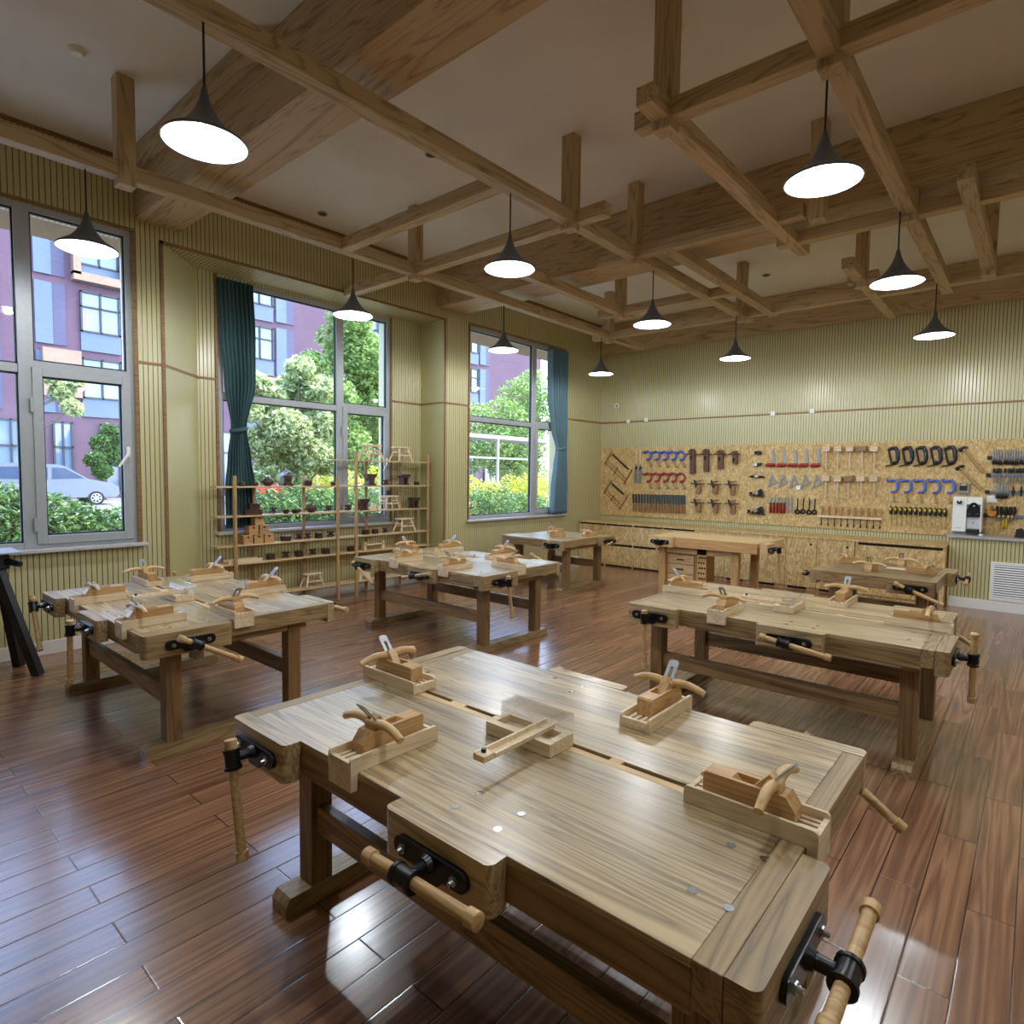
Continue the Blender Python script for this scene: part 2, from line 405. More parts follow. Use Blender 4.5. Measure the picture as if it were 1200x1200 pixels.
# wooden trims
tr = MB()
for y0, y1 in ((W1[1]+.03, 2.36), (6.13, W3[0]-.03), (W3[1]+.03, YB)): tr.box(XL, XL+.012, y0, y1, 2.675, 2.70)
tr.box(XB, XB+.012, 2.88, W2[0]-.03, 2.675, 2.70).box(XB, XB+.012, W2[1]+.03, 6.1, 2.675, 2.70)
tr.box(XB, XL, 6.088, 6.1, 2.675, 2.70)
tr.prism([(XL, 2.36), (XL+.012, 2.365), (XB+.01, 2.885), (XB, 2.87)], 2.675, 2.70, 'XY')
tr.box(XL, XR, YB-.012, YB, 2.675, 2.70)
struct(tr.build('trim_4', M_TRIM), 'thin brown rail round the walls above head height')
tr = MB()
tr.box(XL, XL+.015, 2.335, 2.365, 0, 3.885).box(XL, XL+.015, 6.105, 6.135, 0, 3.885).box(XL, XL+.015, 2.335, 6.135, 3.86, 3.89)
for a, c in (W1, W3):
    tr.box(XL, XL+.012, a-.03, a, ZS0, ZS1+.03).box(XL, XL+.012, c, c+.03, ZS0, ZS1+.03).box(XL, XL+.012, a, c, ZS1, ZS1+.03)
tr.box(XB, XB+.012, W2[0]-.03, W2[0], ZS0, 3.87).box(XB, XB+.012, W2[1], W2[1]+.03, ZS0, 3.87)
tr.box(XL, XL+.02, YF, YB, ZC-.03, ZC)
struct(tr.build('trim_5', M_TRIM), 'brown edging round the recess and windows')
bb = MB()
bb.box(XL, XL+.015, YF, 2.34, 0, .12, .003).box(XL, XL+.015, 6.14, 9.6, 0, .12, .003).box(XB, XB+.015, 2.9, 6.09, 0, .12)
struct(bb.build('baseboard_left', M_WHITE), 'white skirting board under the windows')
struct(MB().box(-0.85, XR, 9.792, 9.81, 0, .13, .003).build('baseboard_back', M_WHITE), 'white skirting board under the grey ledge')

# ---------------------------------------------------------------- windows
def window(idx, ya, yb, xg, label, z1=ZS1, door=True):
    """xg = room-side face of the frame"""
    d = 0.07; x0, x1 = xg-d, xg
    root = bpy.data.objects.new('window_%d' % idx, None); COL.objects.link(root)
    root.location = (xg, (ya+yb)/2, ZS0); struct(root, label)
    L = Matrix.Translation((-xg, -(ya+yb)/2, -ZS0))
    def bld(mb, name, mat, par=root, smooth=None):
        bmesh.ops.transform(mb.bm, matrix=L, verts=mb.bm.verts)
        return mb.build(name, mat, par, smooth)
    ym = ya+1.55; w = .055; zt0, zt1 = 2.51, 2.585
    fr = MB()
    fr.box(x0, x1, ya, ya+w, ZS0, z1, .004).box(x0, x1, yb-w, yb, ZS0, z1, .004)
    fr.box(x0, x1, ya+w, yb-w, ZS0, ZS0+w, .004).box(x0, x1, ya+w, yb-w, z1-w, z1, .004)
    fr.box(x0-.001, x1+.005, ym, ym+.11, ZS0+.001, z1-.001, .004).box(x0+.001, x1-.001, ya+w, ym, zt0-.04, zt1-.04, .004).box(x0+.001, x1-.001, ym+.11, yb-w, zt0, zt1, .004)
    bld(fr, 'frame', M_ALU)
    # four lights: panes and dark gaskets
    lights = [(ya+w, ym, ZS0+w, zt0-.04), (ya+w, ym, zt1-.04, z1-w), (ym+.11, yb-w, zt1, z1-w)]
    sx0, sx1 = x0+.01, x1+.018
    sa, sb, sz0, sz1 = ym+.09, yb-.03, ZS0+.035, zt0+.02
    s = MB(); sw = .075
    s.box(sx0, sx1, sa, sa+sw, sz0, sz1, .005).box(sx0, sx1, sb-sw, sb, sz0, sz1, .005).box(sx0, sx1, sa+sw, sb-sw, sz0, sz0+sw, .003).box(sx0, sx1, sa+sw, sb-sw, sz1-sw, sz1, .003)
    sash = bld(s, 'sash', M_ALU)
    lights.append((sa+sw, sb-sw, sz0+sw, sz1-sw))
    for i, (a, c, e, f) in enumerate(lights):
        par = sash if i == 3 else root
        bld(MB().box(x0+.03, x0+.036, a, c, e, f), 'pane', M_GLASS, par)
        g = MB(); t = .013
        g.box(x0+.02, x0+.05, a, a+t, e, f).box(x0+.02, x0+.05, c-t, c, e, f).box(x0+.02, x0+.05, a, c, e, e+t).box(x0+.02, x0+.05, a, c, f-t, f)
        bld(g, 'gasket', M_GASKET, par)
    h = MB(); zc = 1.82
    h.box(sx1, sx1+.02, sb-.055, sb-.025, zc-.05, zc+.05, .004).tube([(sx1+.03, sb-.04, zc), (sx1+.05, sb-.06, zc-.03), (sx1+.05, sb-.13, zc-.14)], .011)
    bld(h, 'handle', M_WHITE, sash, 40)
    for z in (1.16, 2.2):
        bld(MB().cyl((sx1+.004, sa-.012, z-.06), (sx1+.004, sa-.012, z+.06), .012), 'hinge', M_ALU, sash, 40)
    bld(MB().box(xg-.03, xg+.10, ya-.06, yb+.06, ZS0-.035, ZS0, .008), 'window_sill', plain('sill_stone', srgb(196, 196, 198), 0.3))
    return root
window(1, W1[0], W1[1], XL-.02, 'tall grey window nearest the camera with van outside')
window(2, W2[0], W2[1], XB-.01, 'tall grey window in the recess behind the shelf', 3.84)
window(3, W3[0], W3[1], XL-.04, 'tall grey window nearest the tool wall')
# building eave outside
struct(MB().box(-7.6, WT, YF-1, YB+2, 3.93, 4.3).build('trim_6', plain('eave_render', srgb(170, 150, 120), 0.8)), 'beige eave outside above the windows')

# ---------------------------------------------------------------- big ceiling beams
struct(MB().box(XL, XR, 2.12, 2.52, 4.02, ZC, .004).box(XL, -4.02, 2.03, 2.12, 4.42, ZC, .003).build('beam_1', M_BX), 'wide boxed oak beam nearest the camera')
struct(MB().box(XL, XR, 5.98, 6.50, 4.02, ZC, .004).build('beam_2', M_BX), 'deep boxed oak beam across the middle of the ceiling')
struct(MB().box(XL, XR, 10.20, YB, 4.0, ZC, .004).build('beam_3', M_BX), 'boxed oak beam along the top of the tool wall')

# ---------------------------------------------------------------- timber lattice
ZB, TH = 3.82, 0.11
lat = thing('timber_lattice', 'oak timber lattice of crossing bars hung on posts under the ceiling', 'ceiling lattice', (-3.2, 4.4, ZB), group=None)
lat2 = thing('timber_lattice', 'short separate oak bar on a post close to the boxed beam of the tool wall', 'ceiling lattice', (-1.62, 8.3, ZB))
def bar_y(p, x, y0, y1, dz=0.0):
    L = p.location
    MB().box(x-TH/2-L.x, x+TH/2-L.x, y0-L.y, y1-L.y, dz, dz+TH, .004).build('lattice_bar', M_BY, p)
def bar_x(p, y, x0, x1, dz=0.004):
    L = p.location
    MB().box(x0-L.x, x1-L.x, y-TH/2-L.y, y+TH/2-L.y, dz, dz+TH, .004).build('lattice_bar', M_BX, p)
def post(p, x, y, z0=-.05):
    L = p.location
    MB().box(x-TH/2-.005-L.x, x+TH/2+.005-L.x, y-TH/2-.005-L.y, y+TH/2+.005-L.y, z0, ZC-ZB, .003).build('hanging_post', M_BZ, p)
bar_y(lat, -5.32, YF, 9.5); bar_y(lat, -3.20, YF, 8.75)
bar_y(lat, 1.25, YF, 8.8); bar_y(lat, -1.86, 3.28, 6.45); bar_y(lat, -0.93, YF, 8.8)
bar_x(lat, 3.55, -5.36, -3.22); bar_x(lat, 4.47, XL, -2.85); bar_x(lat, 3.55, -2.05, XR)
bar_x(lat, 5.53, -3.6, -1.6); bar_x(lat, 7.30, -4.75, -2.85); bar_x(lat, 8.45, -5.6, -3.0); bar_x(lat, 8.45, -2.999, -0.25)
bar_x(lat, 6.12, -2.0, XR)
bar_y(lat, -4.42, 4.95, 7.55); bar_y(lat, -2.83, 5.5, 8.6); bar_y(lat, -0.52, 5.55, 8.4)
for x, y in ((-5.32, 1.65), (-5.32, 4.47), (-3.20, 4.42), (-3.20, 5.53), (-1.86, 3.55), (-4.42, 7.30), (-3.20, 8.42), (-0.93, 6.05), (-1.50, 5.53), (-0.93, 3.58), (-5.32, 8.45), (-0.52, 8.1)):
    post(lat, x, y)
bar_y(lat2, -1.62, 7.1, 9.7); post(lat2, -1.62, 7.75)
bar_x(lat2, 7.75, -1.75, -1.45)

# ---------------------------------------------------------------- pendant lamps
def lamp_proto(label, loc):
    t = thing('pendant_lamp', label, 'lamp', loc, group='pendant lamps under the lattice')
    # origin: centre of the rim
    MB().cyl((0, 0, .235), (0, 0, ZB-loc[2]-.001), .006, n=8).build('cord', M_BLACK, t, 40)
    prof = [(.012, .265), (.017, .24), (.026, .205), (.042, .165), (.068, .12), (.105, .075), (.145, .045), (.180, .025), (.195, .012), (.198, 0), (.192, 0)]
    sh = MB().lathe(prof+[(.188, .01), (.175, .02), (.14, .04), (.10, .07), (.064, .115), (.038, .16), (.02, .20), (.0, .21)], n=36).build('lamp_shade', M_SHADE, t, 50)
    MB().lathe([(.1895, .001), (.1865, .0095), (.173, .018), (.138, .038), (.098, .067), (.062, .112), (.036, .157), (.0, .16)], n=36).build('reflector', M_REFL, sh, 60)
    MB().cyl((0, 0, .13), (0, 0, .18), .028, n=16).build('lamp_socket', M_WHITE, t, 40)
    MB().lathe([(0, .018), (.036, .018), (.047, .03), (.047, .10), (.03, .135), (0, .135)], n=20).build('bulb', M_BULB, t, 40)
    return t
lamp_pos = [(-3.18, 1.34, 3.25, 'pendant lamp nearest the camera, hung on the same bar as the middle lamps'),
            (-5.34, 1.40, 3.25, 'pendant lamp in front of the first window beside the van'),
            (-5.33, 3.67, 3.23, 'pendant lamp in front of the recessed window behind the shelf'),
            (-3.18, 3.61, 3.23, 'pendant lamp between the near boxed beam and the deep middle beam'),
            (-5.33, 5.95, 3.25, 'pendant lamp hanging before the third window near the far curtain'),
            (-3.19, 5.91, 3.25, 'pendant lamp below the deep middle beam at its crossing with a long bar'),
            (-5.33, 8.25, 3.25, 'pendant lamp in the corner between windows and tool wall'),
            (-3.20, 8.25, 3.25, 'pendant lamp close to the tool wall above the pale beech bench'),
            (-0.97, 3.65, 3.25, 'large-looking pendant lamp under the crossing of two bars near the ceiling post'),
            (-0.97, 5.88, 3.25, 'pendant lamp under the bar over the long workbench facing the tools'),
            (-0.98, 8.27, 3.25, 'pendant lamp close to the tool wall above the small dark bench'),
            (-0.97, 1.34, 3.25, 'added unseen pendant lamp above the front workbench'),  # this lamp and the next four are added to brighten ceiling and right side
            (1.25, 1.34, 3.25, 'added unseen pendant lamp beside the camera'),
            (1.25, 3.65, 3.25, 'added unseen pendant lamp past the workbench facing the tools'),
            (1.25, 5.90, 3.25, 'added unseen pendant lamp past the small dark workbench'),
            (1.25, 8.25, 3.25, 'added unseen pendant lamp past the water dispenser')]
_lp = None
for x, y, z, lab in lamp_pos:
    if _lp is None: _lp = lamp_proto(lab, (x, y, z))
    else: dup(_lp, lab, (x, y, z))
    ld = bpy.data.lights.new('pendant_light', 'POINT'); ld.energy = LAMP_W; ld.shadow_soft_size = .045; ld.color = (0.90, 0.96, 1.0)
    lo = bpy.data.objects.new('pendant_light', ld); COL.objects.link(lo); lo.location = (x, y, z+.005)

# ---------------------------------------------------------------- curtains
def curtain(label, x, ztop, zbot, prof, tie, mat, amp0=.022, waves=8.5):
    """prof: list of (z, y centre, half width)"""
    t = thing('curtain', label, 'curtain', (x, prof[0][1], zbot), group='teal window curtains')
    rows, cols = 48, 66
    bm = bmesh.new(); grid = []
    for i in range(rows+1):
        z = ztop+(zbot-ztop)*i/rows
        for (za, ya, wa), (zb, yb_, wb) in zip(prof, prof[1:]):
            if za >= z >= zb or (zb == prof[-1][0] and z < zb):
                k = (za-z)/(za-zb); k = k*k*(3-2*k); yc = ya+(yb_-ya)*k; w = wa+(wb-wa)*k; break
        row = []
        for j in range(cols+1):
            u = j/cols*2-1
            amp = amp0*(0.55+0.45*min(1, w/.2))
            dx = amp*sin(u*pi*waves+0.6*sin(z*1.7)) + .008*sin(u*23+z*2.2)
            row.append(bm.verts.new((dx, yc+u*w-prof[0][1], z-zbot)))
        grid.append(row)
    for a, c in zip(grid, grid[1:]):
        for j in range(cols): bm.faces.new((a[j], a[j+1], c[j+1], c[j]))
    mb = MB(); mb.bm.free(); mb.bm = bm
    o = mb.build('cloth', mat, t, 180)
    md = o.modifiers.new('thickness', 'SOLIDIFY'); md.thickness = .004
    tz, ty, tw = tie
    tb = MB(); ring = [(.05*cos(a), ty-prof[0][1]+(tw+.012)*sin(a), tz-zbot+.02*sin(a)) for a in [2*pi*k/20 for k in range(21)]]
    tb.tube(ring, .022, 8, False, 0.45).build('tieback', mat, t, 60)
curtain('dark teal curtain tied back at the shelf window', XB+.05, 3.82, .99,
        [(3.82, 3.29, .20), (3.2, 3.31, .205), (2.7, 3.33, .18), (2.14, 3.305, .085), (1.8, 3.31, .13), (1.45, 3.32, .17), (.99, 3.33, .18)], (2.13, 3.305, .085), M_CURT)
curtain('blue-teal curtain, colour lightened as sunlit, tied back beside the far window', XL+.065, 3.86, .965,
        [(3.86, 8.77, .24), (3.0, 8.78, .245), (2.5, 8.84, .20), (2.12, 8.90, .12), (1.8, 8.88, .15), (1.4, 8.86, .19), (.965, 8.85, .21)], (2.13, 8.90, .12), plain('sunlit_blue_teal_cloth', srgb(98, 126, 136), .9, var=.08, scale=90), .05, 6.5)  # cloth colour lightened for sunlight passing through the fabric
# little white boxes on the rail and detectors
for px, py, lab in ((737, 494, 'small white switch plate on the rail nearest the window corner'), (758, 492, 'small white switch plate on the rail above the blue clamps'), (906, 485, 'small white switch plate on the rail above the red squares'), (952, 482, 'small white switch plate on the rail above the mallets')):
    p = on_y(px, py, YB)
    tag(MB().box(-.035, .035, -.02, 0, -.035, .035, .004).build('switch_plate', M_WHITE, loc=(p.x, YB-.012, p.z)), lab, 'switch', 'white plates on the rail')
p = on_y(724, 476, YB)
t = thing('motion_sensor', 'small white sensor on the wall in the corner by the window', 'sensor', (p.x, YB, p.z))
MB().cyl((0, 0, 0), (0, -.05, 0), .035, .05, 14).build('sensor_body', M_WHITE, t, 40)
MB().cyl((0, -.05, 0), (0, -.06, 0), .03, .02, 14).build('sensor_lens', M_GREYM, t, 40)
for (px, py), lab in (((90, 58), 'round smoke detector on the ceiling near the first window'), ((792, 32), 'round smoke detector on the ceiling beside the hanging post')):
    d = ray(px, py); tt = (ZC-HC)/d.z; p = CAM+d*tt
    tag(MB().lathe([(0, -.035), (.035, -.035), (.05, -.02), (.055, 0), (0, 0)], n=20).build('smoke_detector', M_WHITE, loc=(p.x, p.y, ZC), smooth=40), lab, 'smoke detector', 'ceiling detectors')
for (px, py), lab in (((378, 250), 'small round downlight in the ceiling over the recess window'), ((505, 180), 'small round downlight in the ceiling beside the long bar'), ((898, 322), 'small round downlight in the ceiling beyond the middle beam')):
    d = ray(px, py); tt = (ZC-HC)/d.z; p = CAM+d*tt
    t = thing('downlight', lab, 'downlight', (p.x, p.y, ZC), group='unlit ceiling downlights')
    MB().lathe([(.05, 0), (.055, -.012), (.04, -.014), (.036, -.002)], n=18).build('rim', M_GREYM, t, 40)
    MB().lathe([(0, -.003), (.038, -.003)], n=18).build('lens', M_BLACK, t)
# ================================================================== workbenches
HT = 0.75
def vise(root, cx, cy, ang, length, thick, slide, tilt, mats, zt=HT, jaw_h=.13):
    """jaw whose back sits at (cx, cy); ang = direction of the outward normal"""
    mj = mats
    M = Matrix.Translation((cx, cy, 0)) @ Matrix.Rotation(ang+pi/2, 4, 'Z')      # local x along the face, local -y outward
    h2, rc_ = length/2, .022
    out = [(h2, -.002), (-h2, -.002)]+[(-h2+rc_-rc_*cos(a), -thick+rc_-rc_*sin(a)) for a in [pi/2*k/5 for k in range(6)]]
    out += [(h2-rc_+rc_*sin(a), -thick+rc_-rc_*cos(a)) for a in [pi/2*k/5 for k in range(6)]]
    jaw = MB().prism(out, zt-jaw_h, zt+.001, 'XY', M=M)
    jo = jaw.build('vise_jaw', mj, root, 30)
    zc = zt-.068
    st = [(.135-.027+.027*cos(a), zc+.027*sin(a)) for a in [pi/2-pi*k/8 for k in range(9)]]
    st += [(-.135+.027+.027*cos(a), zc+.027*sin(a)) for a in [3*pi/2-pi*k/8 for k in range(9)]]
    pl = MB().prism(st, -thick-.014, -thick, 'XZ', M=M)
    pl.prism([(-.06, zc-.02), (.06, zc-.02), (.03, zc-.05), (-.03, zc-.05)], -thick-.012, -thick, 'XZ', M=M)
    pl.build('vise_plate', M_IRON, jo, 40)
    for s in (-1, 1):
        b = MB().cyl((s*.095, -thick-.012, zc), (s*.095, -thick-.022, zc), .013, n=6).cyl((s*.095, -thick-.02, zc), (s*.095, -thick-.034, zc), .008, .006, n=10)
        bmesh.ops.transform(b.bm, matrix=M, verts=b.bm.verts)
        b.build('bolt', M_STEEL, jo, 40)
    yo = -thick-.085
    h = MB().cyl((0, -thick-.01, zc), (0, yo+.01, zc), .017, .015, 14).cyl((0, -thick-.01, zc), (0, -thick-.03, zc), .026, .02, 14)
    ux, uz = cos(tilt), sin(tilt)
    P = lambda s: (ux*s, yo, zc+uz*s)
    h.tube([P(-.034), P(-.024), P(-.022), P(.022), P(.024), P(.034)], [.029, .029, .025, .025, .029, .029], 16)
    bmesh.ops.transform(h.bm, matrix=M, verts=h.bm.verts)
    h.build('screw_hub', M_IRON, jo, 40)
    L = .20
    r = MB().tube([P(slide-L), P(slide-L+.002), P(slide-L+.032), P(slide-L+.034), P(slide+L-.034), P(slide+L-.032), P(slide+L-.002), P(slide+L)],
                  [.016, .0205, .0205, .0155, .0155, .0205, .0205, .016], 16)
    bmesh.ops.transform(r.bm, matrix=M, verts=r.bm.verts)
    r.build('vise_handle', M_ROD, jo, 40)
    return jo

def rot180(x, y): return -x, -y
def bench(label, cx, cy, W2, D2, v, dark=False, dogs=True):
    t = thing('workbench', label, 'workbench', (cx, cy, 0), group='double-sided oak workbenches')
    mt, ma, me, ml = (M_DX, M_TXA, M_TY, M_TZ) if dark else (M_TX, M_TXA, M_TY, M_TZ)
    th = .05; cap = .06; zt = HT
    # underlayer and two halves with a slotted strip between
    MB().box(-W2+cap, W2-cap, -D2+.05, D2-.05, zt-th, zt-.0215).build('bench_core', M_SLOT if not dark else M_SLOT, t)
    MB().box(-W2+cap, W2-cap, -D2, -.026, zt-.021, zt, .002).build('worktop', mt, t)
    MB().box(-W2+cap, W2-cap, .026, D2, zt-.021, zt, .002).build('worktop', mt, t)
    s = MB().box(-W2+cap, W2-cap, -.026, .004, zt-.021, zt-.0005)
    x = -W2+cap; edges = [x]
    gaps = [(-.60, -.43), (-.355, -.205), (-.09, .30), (.345, .60)] if W2 > .8 else [(-.3, -.1), (.05, .28)]
    for a, c in gaps: s.box(edges[-1], a, .0045, .0255, zt-.021, zt-.0005); edges.append(c)
    s.box(edges[-1], W2-cap, .0045, .0255, zt-.021, zt-.0005)
    s.build('slotted_strip', M_BEECHX if not dark else mt, t)
    for sx in (-1, 1):
        MB().box(min(sx*W2, sx*(W2-cap)), max(sx*W2, sx*(W2-cap)), -D2, D2, zt-.10, zt, .003).build('end_cap', me, t)
    for sy in (-1, 1):
        MB().box(-W2+cap, W2-cap, min(sy*D2, sy*(D2-.045)), max(sy*D2, sy*(D2-.045)), zt-.115, zt-.0212, .002).build('apron', ma, t)
    lx = W2-.125; ly = D2-.20; lw = .045
    for sx in (-1, 1):
        ft = MB(); f0 = D2-.045
        ft.prism([(-f0, 0), (f0, 0), (f0, .045), (f0-.02, .07), (-f0+.02, .07), (-f0, .045)], sx*lx-.05, sx*lx+.05, 'YZ')
        ft.build('foot', M_TY, t)
        for sy in (-1, 1):
            MB().box(sx*lx-lw, sx*lx+lw, sy*ly-.045, sy*ly+.045, .07, zt-.10, .004).build('leg', ml, t)
        MB().box(sx*lx-.04, sx*lx+.04, -ly-.09, ly+.09, zt-.16, zt-.10, .004).build('bearer', M_TY, t)
    for sy in (-1, 1):
        MB().box(-lx, lx, sy*ly-.022, sy*ly+.022, .27, .375, .004).build('stretcher', ma, t)
    if dogs:
        d = [(.765, -.40), (.845, -.40), (.765, -.18), (.845, -.18), (.295, -.42), (.295, -.515), (.14, -.42), (.14, -.515)]
        if W2 < .8: d = []
        for a, c in d:
            for q in ((a, c), (-a, -c)):
                MB().cyl((q[0], q[1], zt-.01), (q[0], q[1], zt+.0012), .0115, n=14).build('dog_hole_plug', M_STEEL, t)
    H = pi/2
    if W2 > .8:
        spec = dict(FL=(-.72, -D2, -H, .37, .062), FM=(.19, -D2, -H, .39, .062), R=(W2, -D2+.24, 0, .48, .066),
                    BR=(.72, D2, H, .37, .062), BM=(-.19, D2, H, .39, .062), L=(-W2, D2-.24, pi, .48, .066))
    else:
        spec = dict(FL=(-W2+.19, -D2, -H, .36, .062), FM=(W2-.19, -D2, -H, .36, .062), R=(W2, D2-.2, 0, .38, .066), L=(-W2, -D2+.2, pi, .38, .066),
                    BR=(W2-.2, D2, H, .36, .062))
    for k, (sl, tl) in v.items():
        a = spec[k]
        vise(t, a[0], a[1], a[2], a[3], a[4], sl, radians(tl), mt if abs(abs(a[2])-H) < .1 else me)
    return t
T1 = (-1.295, 1.63); T2 = (-4.575, 1.73); T3 = (-4.63, 4.44); T5 = (-1.285, 4.44)
bench('large two-sided workbench nearest the camera with a clear-covered jig at its centre', *T1, .905, .58,
      dict(FL=(-.135, 101), FM=(.045, 3), R=(.04, 3), BR=(-.15, 35), BM=(.05, 5), L=(-.1, 80)))
bench('two-sided workbench beside the black stand under the first window', *T2, .905, .58,
      dict(FL=(-.12, 118), FM=(-.14, 84), R=(.09, -30), BR=(0, 0), BM=(.1, 0), L=(-.1, 80)))
bench('two-sided workbench in front of the open shelf and recessed window', *T3, .905, .58,
      dict(FL=(-.13, 152), FM=(.04, 12), R=(-.14, 98), BR=(.1, 20), BM=(.1, 0), L=(-.1, 80)))
bench('two-sided workbench facing the tool wall behind the nearest workbench', *T5, .905, .58,
      dict(FL=(-.145, 92), FM=(.06, -8), R=(-.05, 98), BR=(-.13, 30), BM=(.05, 5), L=(-.1, 80)))
bench('small square workbench in the corner below the third window', -5.45, 7.38, .56, .60,
      dict(FM=(-.12, 80), R=(.02, 12), L=(-.2, 128)), dogs=False)
bench('small dark workbench with frame edges before the cabinets near the water dispenser', -1.14, 7.05, .49, .56,
      dict(FM=(.08, -22), R=(.0, 8), L=(.0, 8)), dark=True, dogs=False)

# ---------------------------------------------------------------- pale beech bench with drawers
def beech_bench():
    cx, cy, W2, D2, zt = -3.28, 7.98, .72, .44, .85
    t = thing('workbench', 'pale beech workbench with drawers standing before the tool wall', 'workbench', (cx, cy, 0))
    MB().box(-W2, W2, -D2, D2-.12, zt-.05, zt, .004).build('worktop', M_BEECHX, t)
    MB().box(-W2, W2, D2-.12, D2, zt-.05, zt-.015, .003).build('tool_tray', M_BEECHX, t)
    MB().box(-W2, W2, -D2-.035, -D2, zt-.13, zt, .004).build('apron', wood('beech_apron', srgb(206, 162, 106), srgb(172, 124, 74), 'X', .4), t)
    MB().box(W2-.02, W2+.03, -D2+.16, D2+.02, zt-.13, zt, .004).build('end_cap', M_BEECHY, t)
    for sx in (-1, 1):
        for sy in (-1, 1):
            x = -.58 if sx < 0 else .42
            MB().box(x-.045, x+.045, sy*.34-.04, sy*.34+.04, 0, zt-.05, .003).build('leg', M_BEECHZ, t)
    for sy in (-1, 1):
        MB().box(-.58, .42, sy*.34-.02, sy*.34+.02, zt-.22, zt-.12, .003).build('rail', M_BEECHX, t)
    c = MB().box(-.535, -.12, -.30, .30, .20, zt-.23, .003).build('drawer_box', M_BEECHZ, t)
    for i in range(3):
        z = .22+i*.13
        d = MB().box(-.525, -.15, -.32, -.30, z, z+.12, .003).build('drawer', M_BEECHX, c)
        # finger pull stays with its drawer front
        MB().box(-.39, -.29, -.328, -.319, z+.05, z+.068, .003).build('drawer_pull', M_BLACK, c)
    dm = MB().box(-.09, .04, -.36, -.33, .04, zt-.13, .003).build('dog_board', M_BEECHZ, t)
    hb = MB()
    for i in range(9):
        for j in range(3):
            hb.cyl((-.06+j*.035+(i % 2)*.012, -.361, .12+i*.068), (-.06+j*.035+(i % 2)*.012, -.366, .12+i*.068), .012, n=10)
    hb.build('peg_holes', M_SLOT, dm)
    vise(t, -.54, -D2-.035, -pi/2, .36, .06, -.14, radians(92), M_BEECHX, zt)
    vise(t, W2+.03, -D2+.10, 0, .26, .10, -.14, radians(92), M_BEECHY, zt)
beech_bench()

# ---------------------------------------------------------------- planes and troughs
def trough(label, loc, rz, L=.345):
    """grooved tray, hook end towards local -x"""
    t = thing('planing_trough', label, 'planing tray', loc, rz, 'pale grooved planing trays')
    a, b = -L/2, L/2
    MB().box(a, b, -.05, .05, 0, .014, .001).build('tray_floor', M_JIG, t)
    for y in (-.035, -.012, .012, .035): MB().box(a+.014, b-.014, y-.007, y+.007, .014, .028, .001).build('tray_slat', M_JIG, t)
    for s in (-1, 1):
        r = .012
        pr = [(b, 0), (b, .048-r)]+[(b-r+r*cos(q), .048-r+r*sin(q)) for q in (pi/6, pi/3, pi/2)]+[(a+r-r*cos(q), .048-r+r*sin(q)) for q in (pi/2, pi/3, pi/6)]+[(a, .048-r), (a, 0)]
        MB().prism(pr, s*.055-.005, s*.055+.005).build('tray_side', M_JIG, t)
    MB().box(a, a+.014, -.05, .05, .014, .034, .001).build('tray_end', M_JIG, t)
    MB().box(b-.014, b, -.05, .05, .014, .034, .001).build('tray_end', M_JIG, t)
    MB().box(a, a+.026, -.06, .06, -.055, 0, .002).build('hook_block', M_JIG, t)
    return t
def plane(label, loc, rz, k=1.0):
    """wooden plane, nose towards local +x"""
    t = thing('hand_plane', label, 'hand plane', loc, rz, 'wooden hand planes with horn handles')
    prof = [(-.12, 0), (.12, 0), (.12, .058), (.113, .064), (-.095, .064), (-.12, .030)]
    notch = [(-.12, 0), (.12, 0), (.12, .058), (.113, .064), (.045, .064), (.008, .014), (-.040, .064), (-.095, .064), (-.12, .030)]
    b = MB().prism(notch, -.020, .020)
    b.prism(prof, -.031, -.020).prism(prof, .020, .031)
    b.build('plane_body', M_PLANE, t)
    c, s = cos(radians(131)), sin(radians(131))
    Mi = Matrix(((c, 0, -s, .006), (0, 1, 0, 0), (s, 0, c, .014), (0, 0, 0, 1)))
    ln = .185; ir = MB()
    ir.box(0, .06, -.021, .021, 0, .003, M=Mi).box(.06, ln-.03, -.021, -.007, 0, .003, M=Mi).box(.06, ln-.03, .007, .021, 0, .003, M=Mi)
    ir.prism([(ln-.03, -.021), (ln-.03, .021), (ln-.009, .021), (ln, .012), (ln, -.012), (ln-.009, -.021)], 0, .003, 'XY', M=Mi)
    ir.build('plane_iron', M_IRONG, t)
    MB().prism([(.03, -.018), (.105, -.018), (.105, .018), (.03, .018)], -.016, -.002, 'XY', M=Mi).build('wedge', M_PLANE, t)
    hp = []; hr = []
    for q in range(-9, 10):
        u = abs(q/9)
        hp.append((-.062-.006*u*u, q/9*.145, .074+.014*sin(u*pi*.95)-.012*u*u)); hr.append(.0165-.0045*u)
    MB().tube(hp, hr, 12).build('horn_handle', M_PLANE2, t, 50)
    MB().box(-.080, -.044, -.026, .026, .060, .090, .007).build('handle_block', M_PLANE2, t)
    return t
M_IRONG = plain('plane_iron_grey', srgb(168, 174, 180), .42, .6, var=.08)
M_PLANE2 = wood('handle_beech', srgb(218, 182, 130), srgb(186, 144, 94), 'Y', 0.35, ring=8)
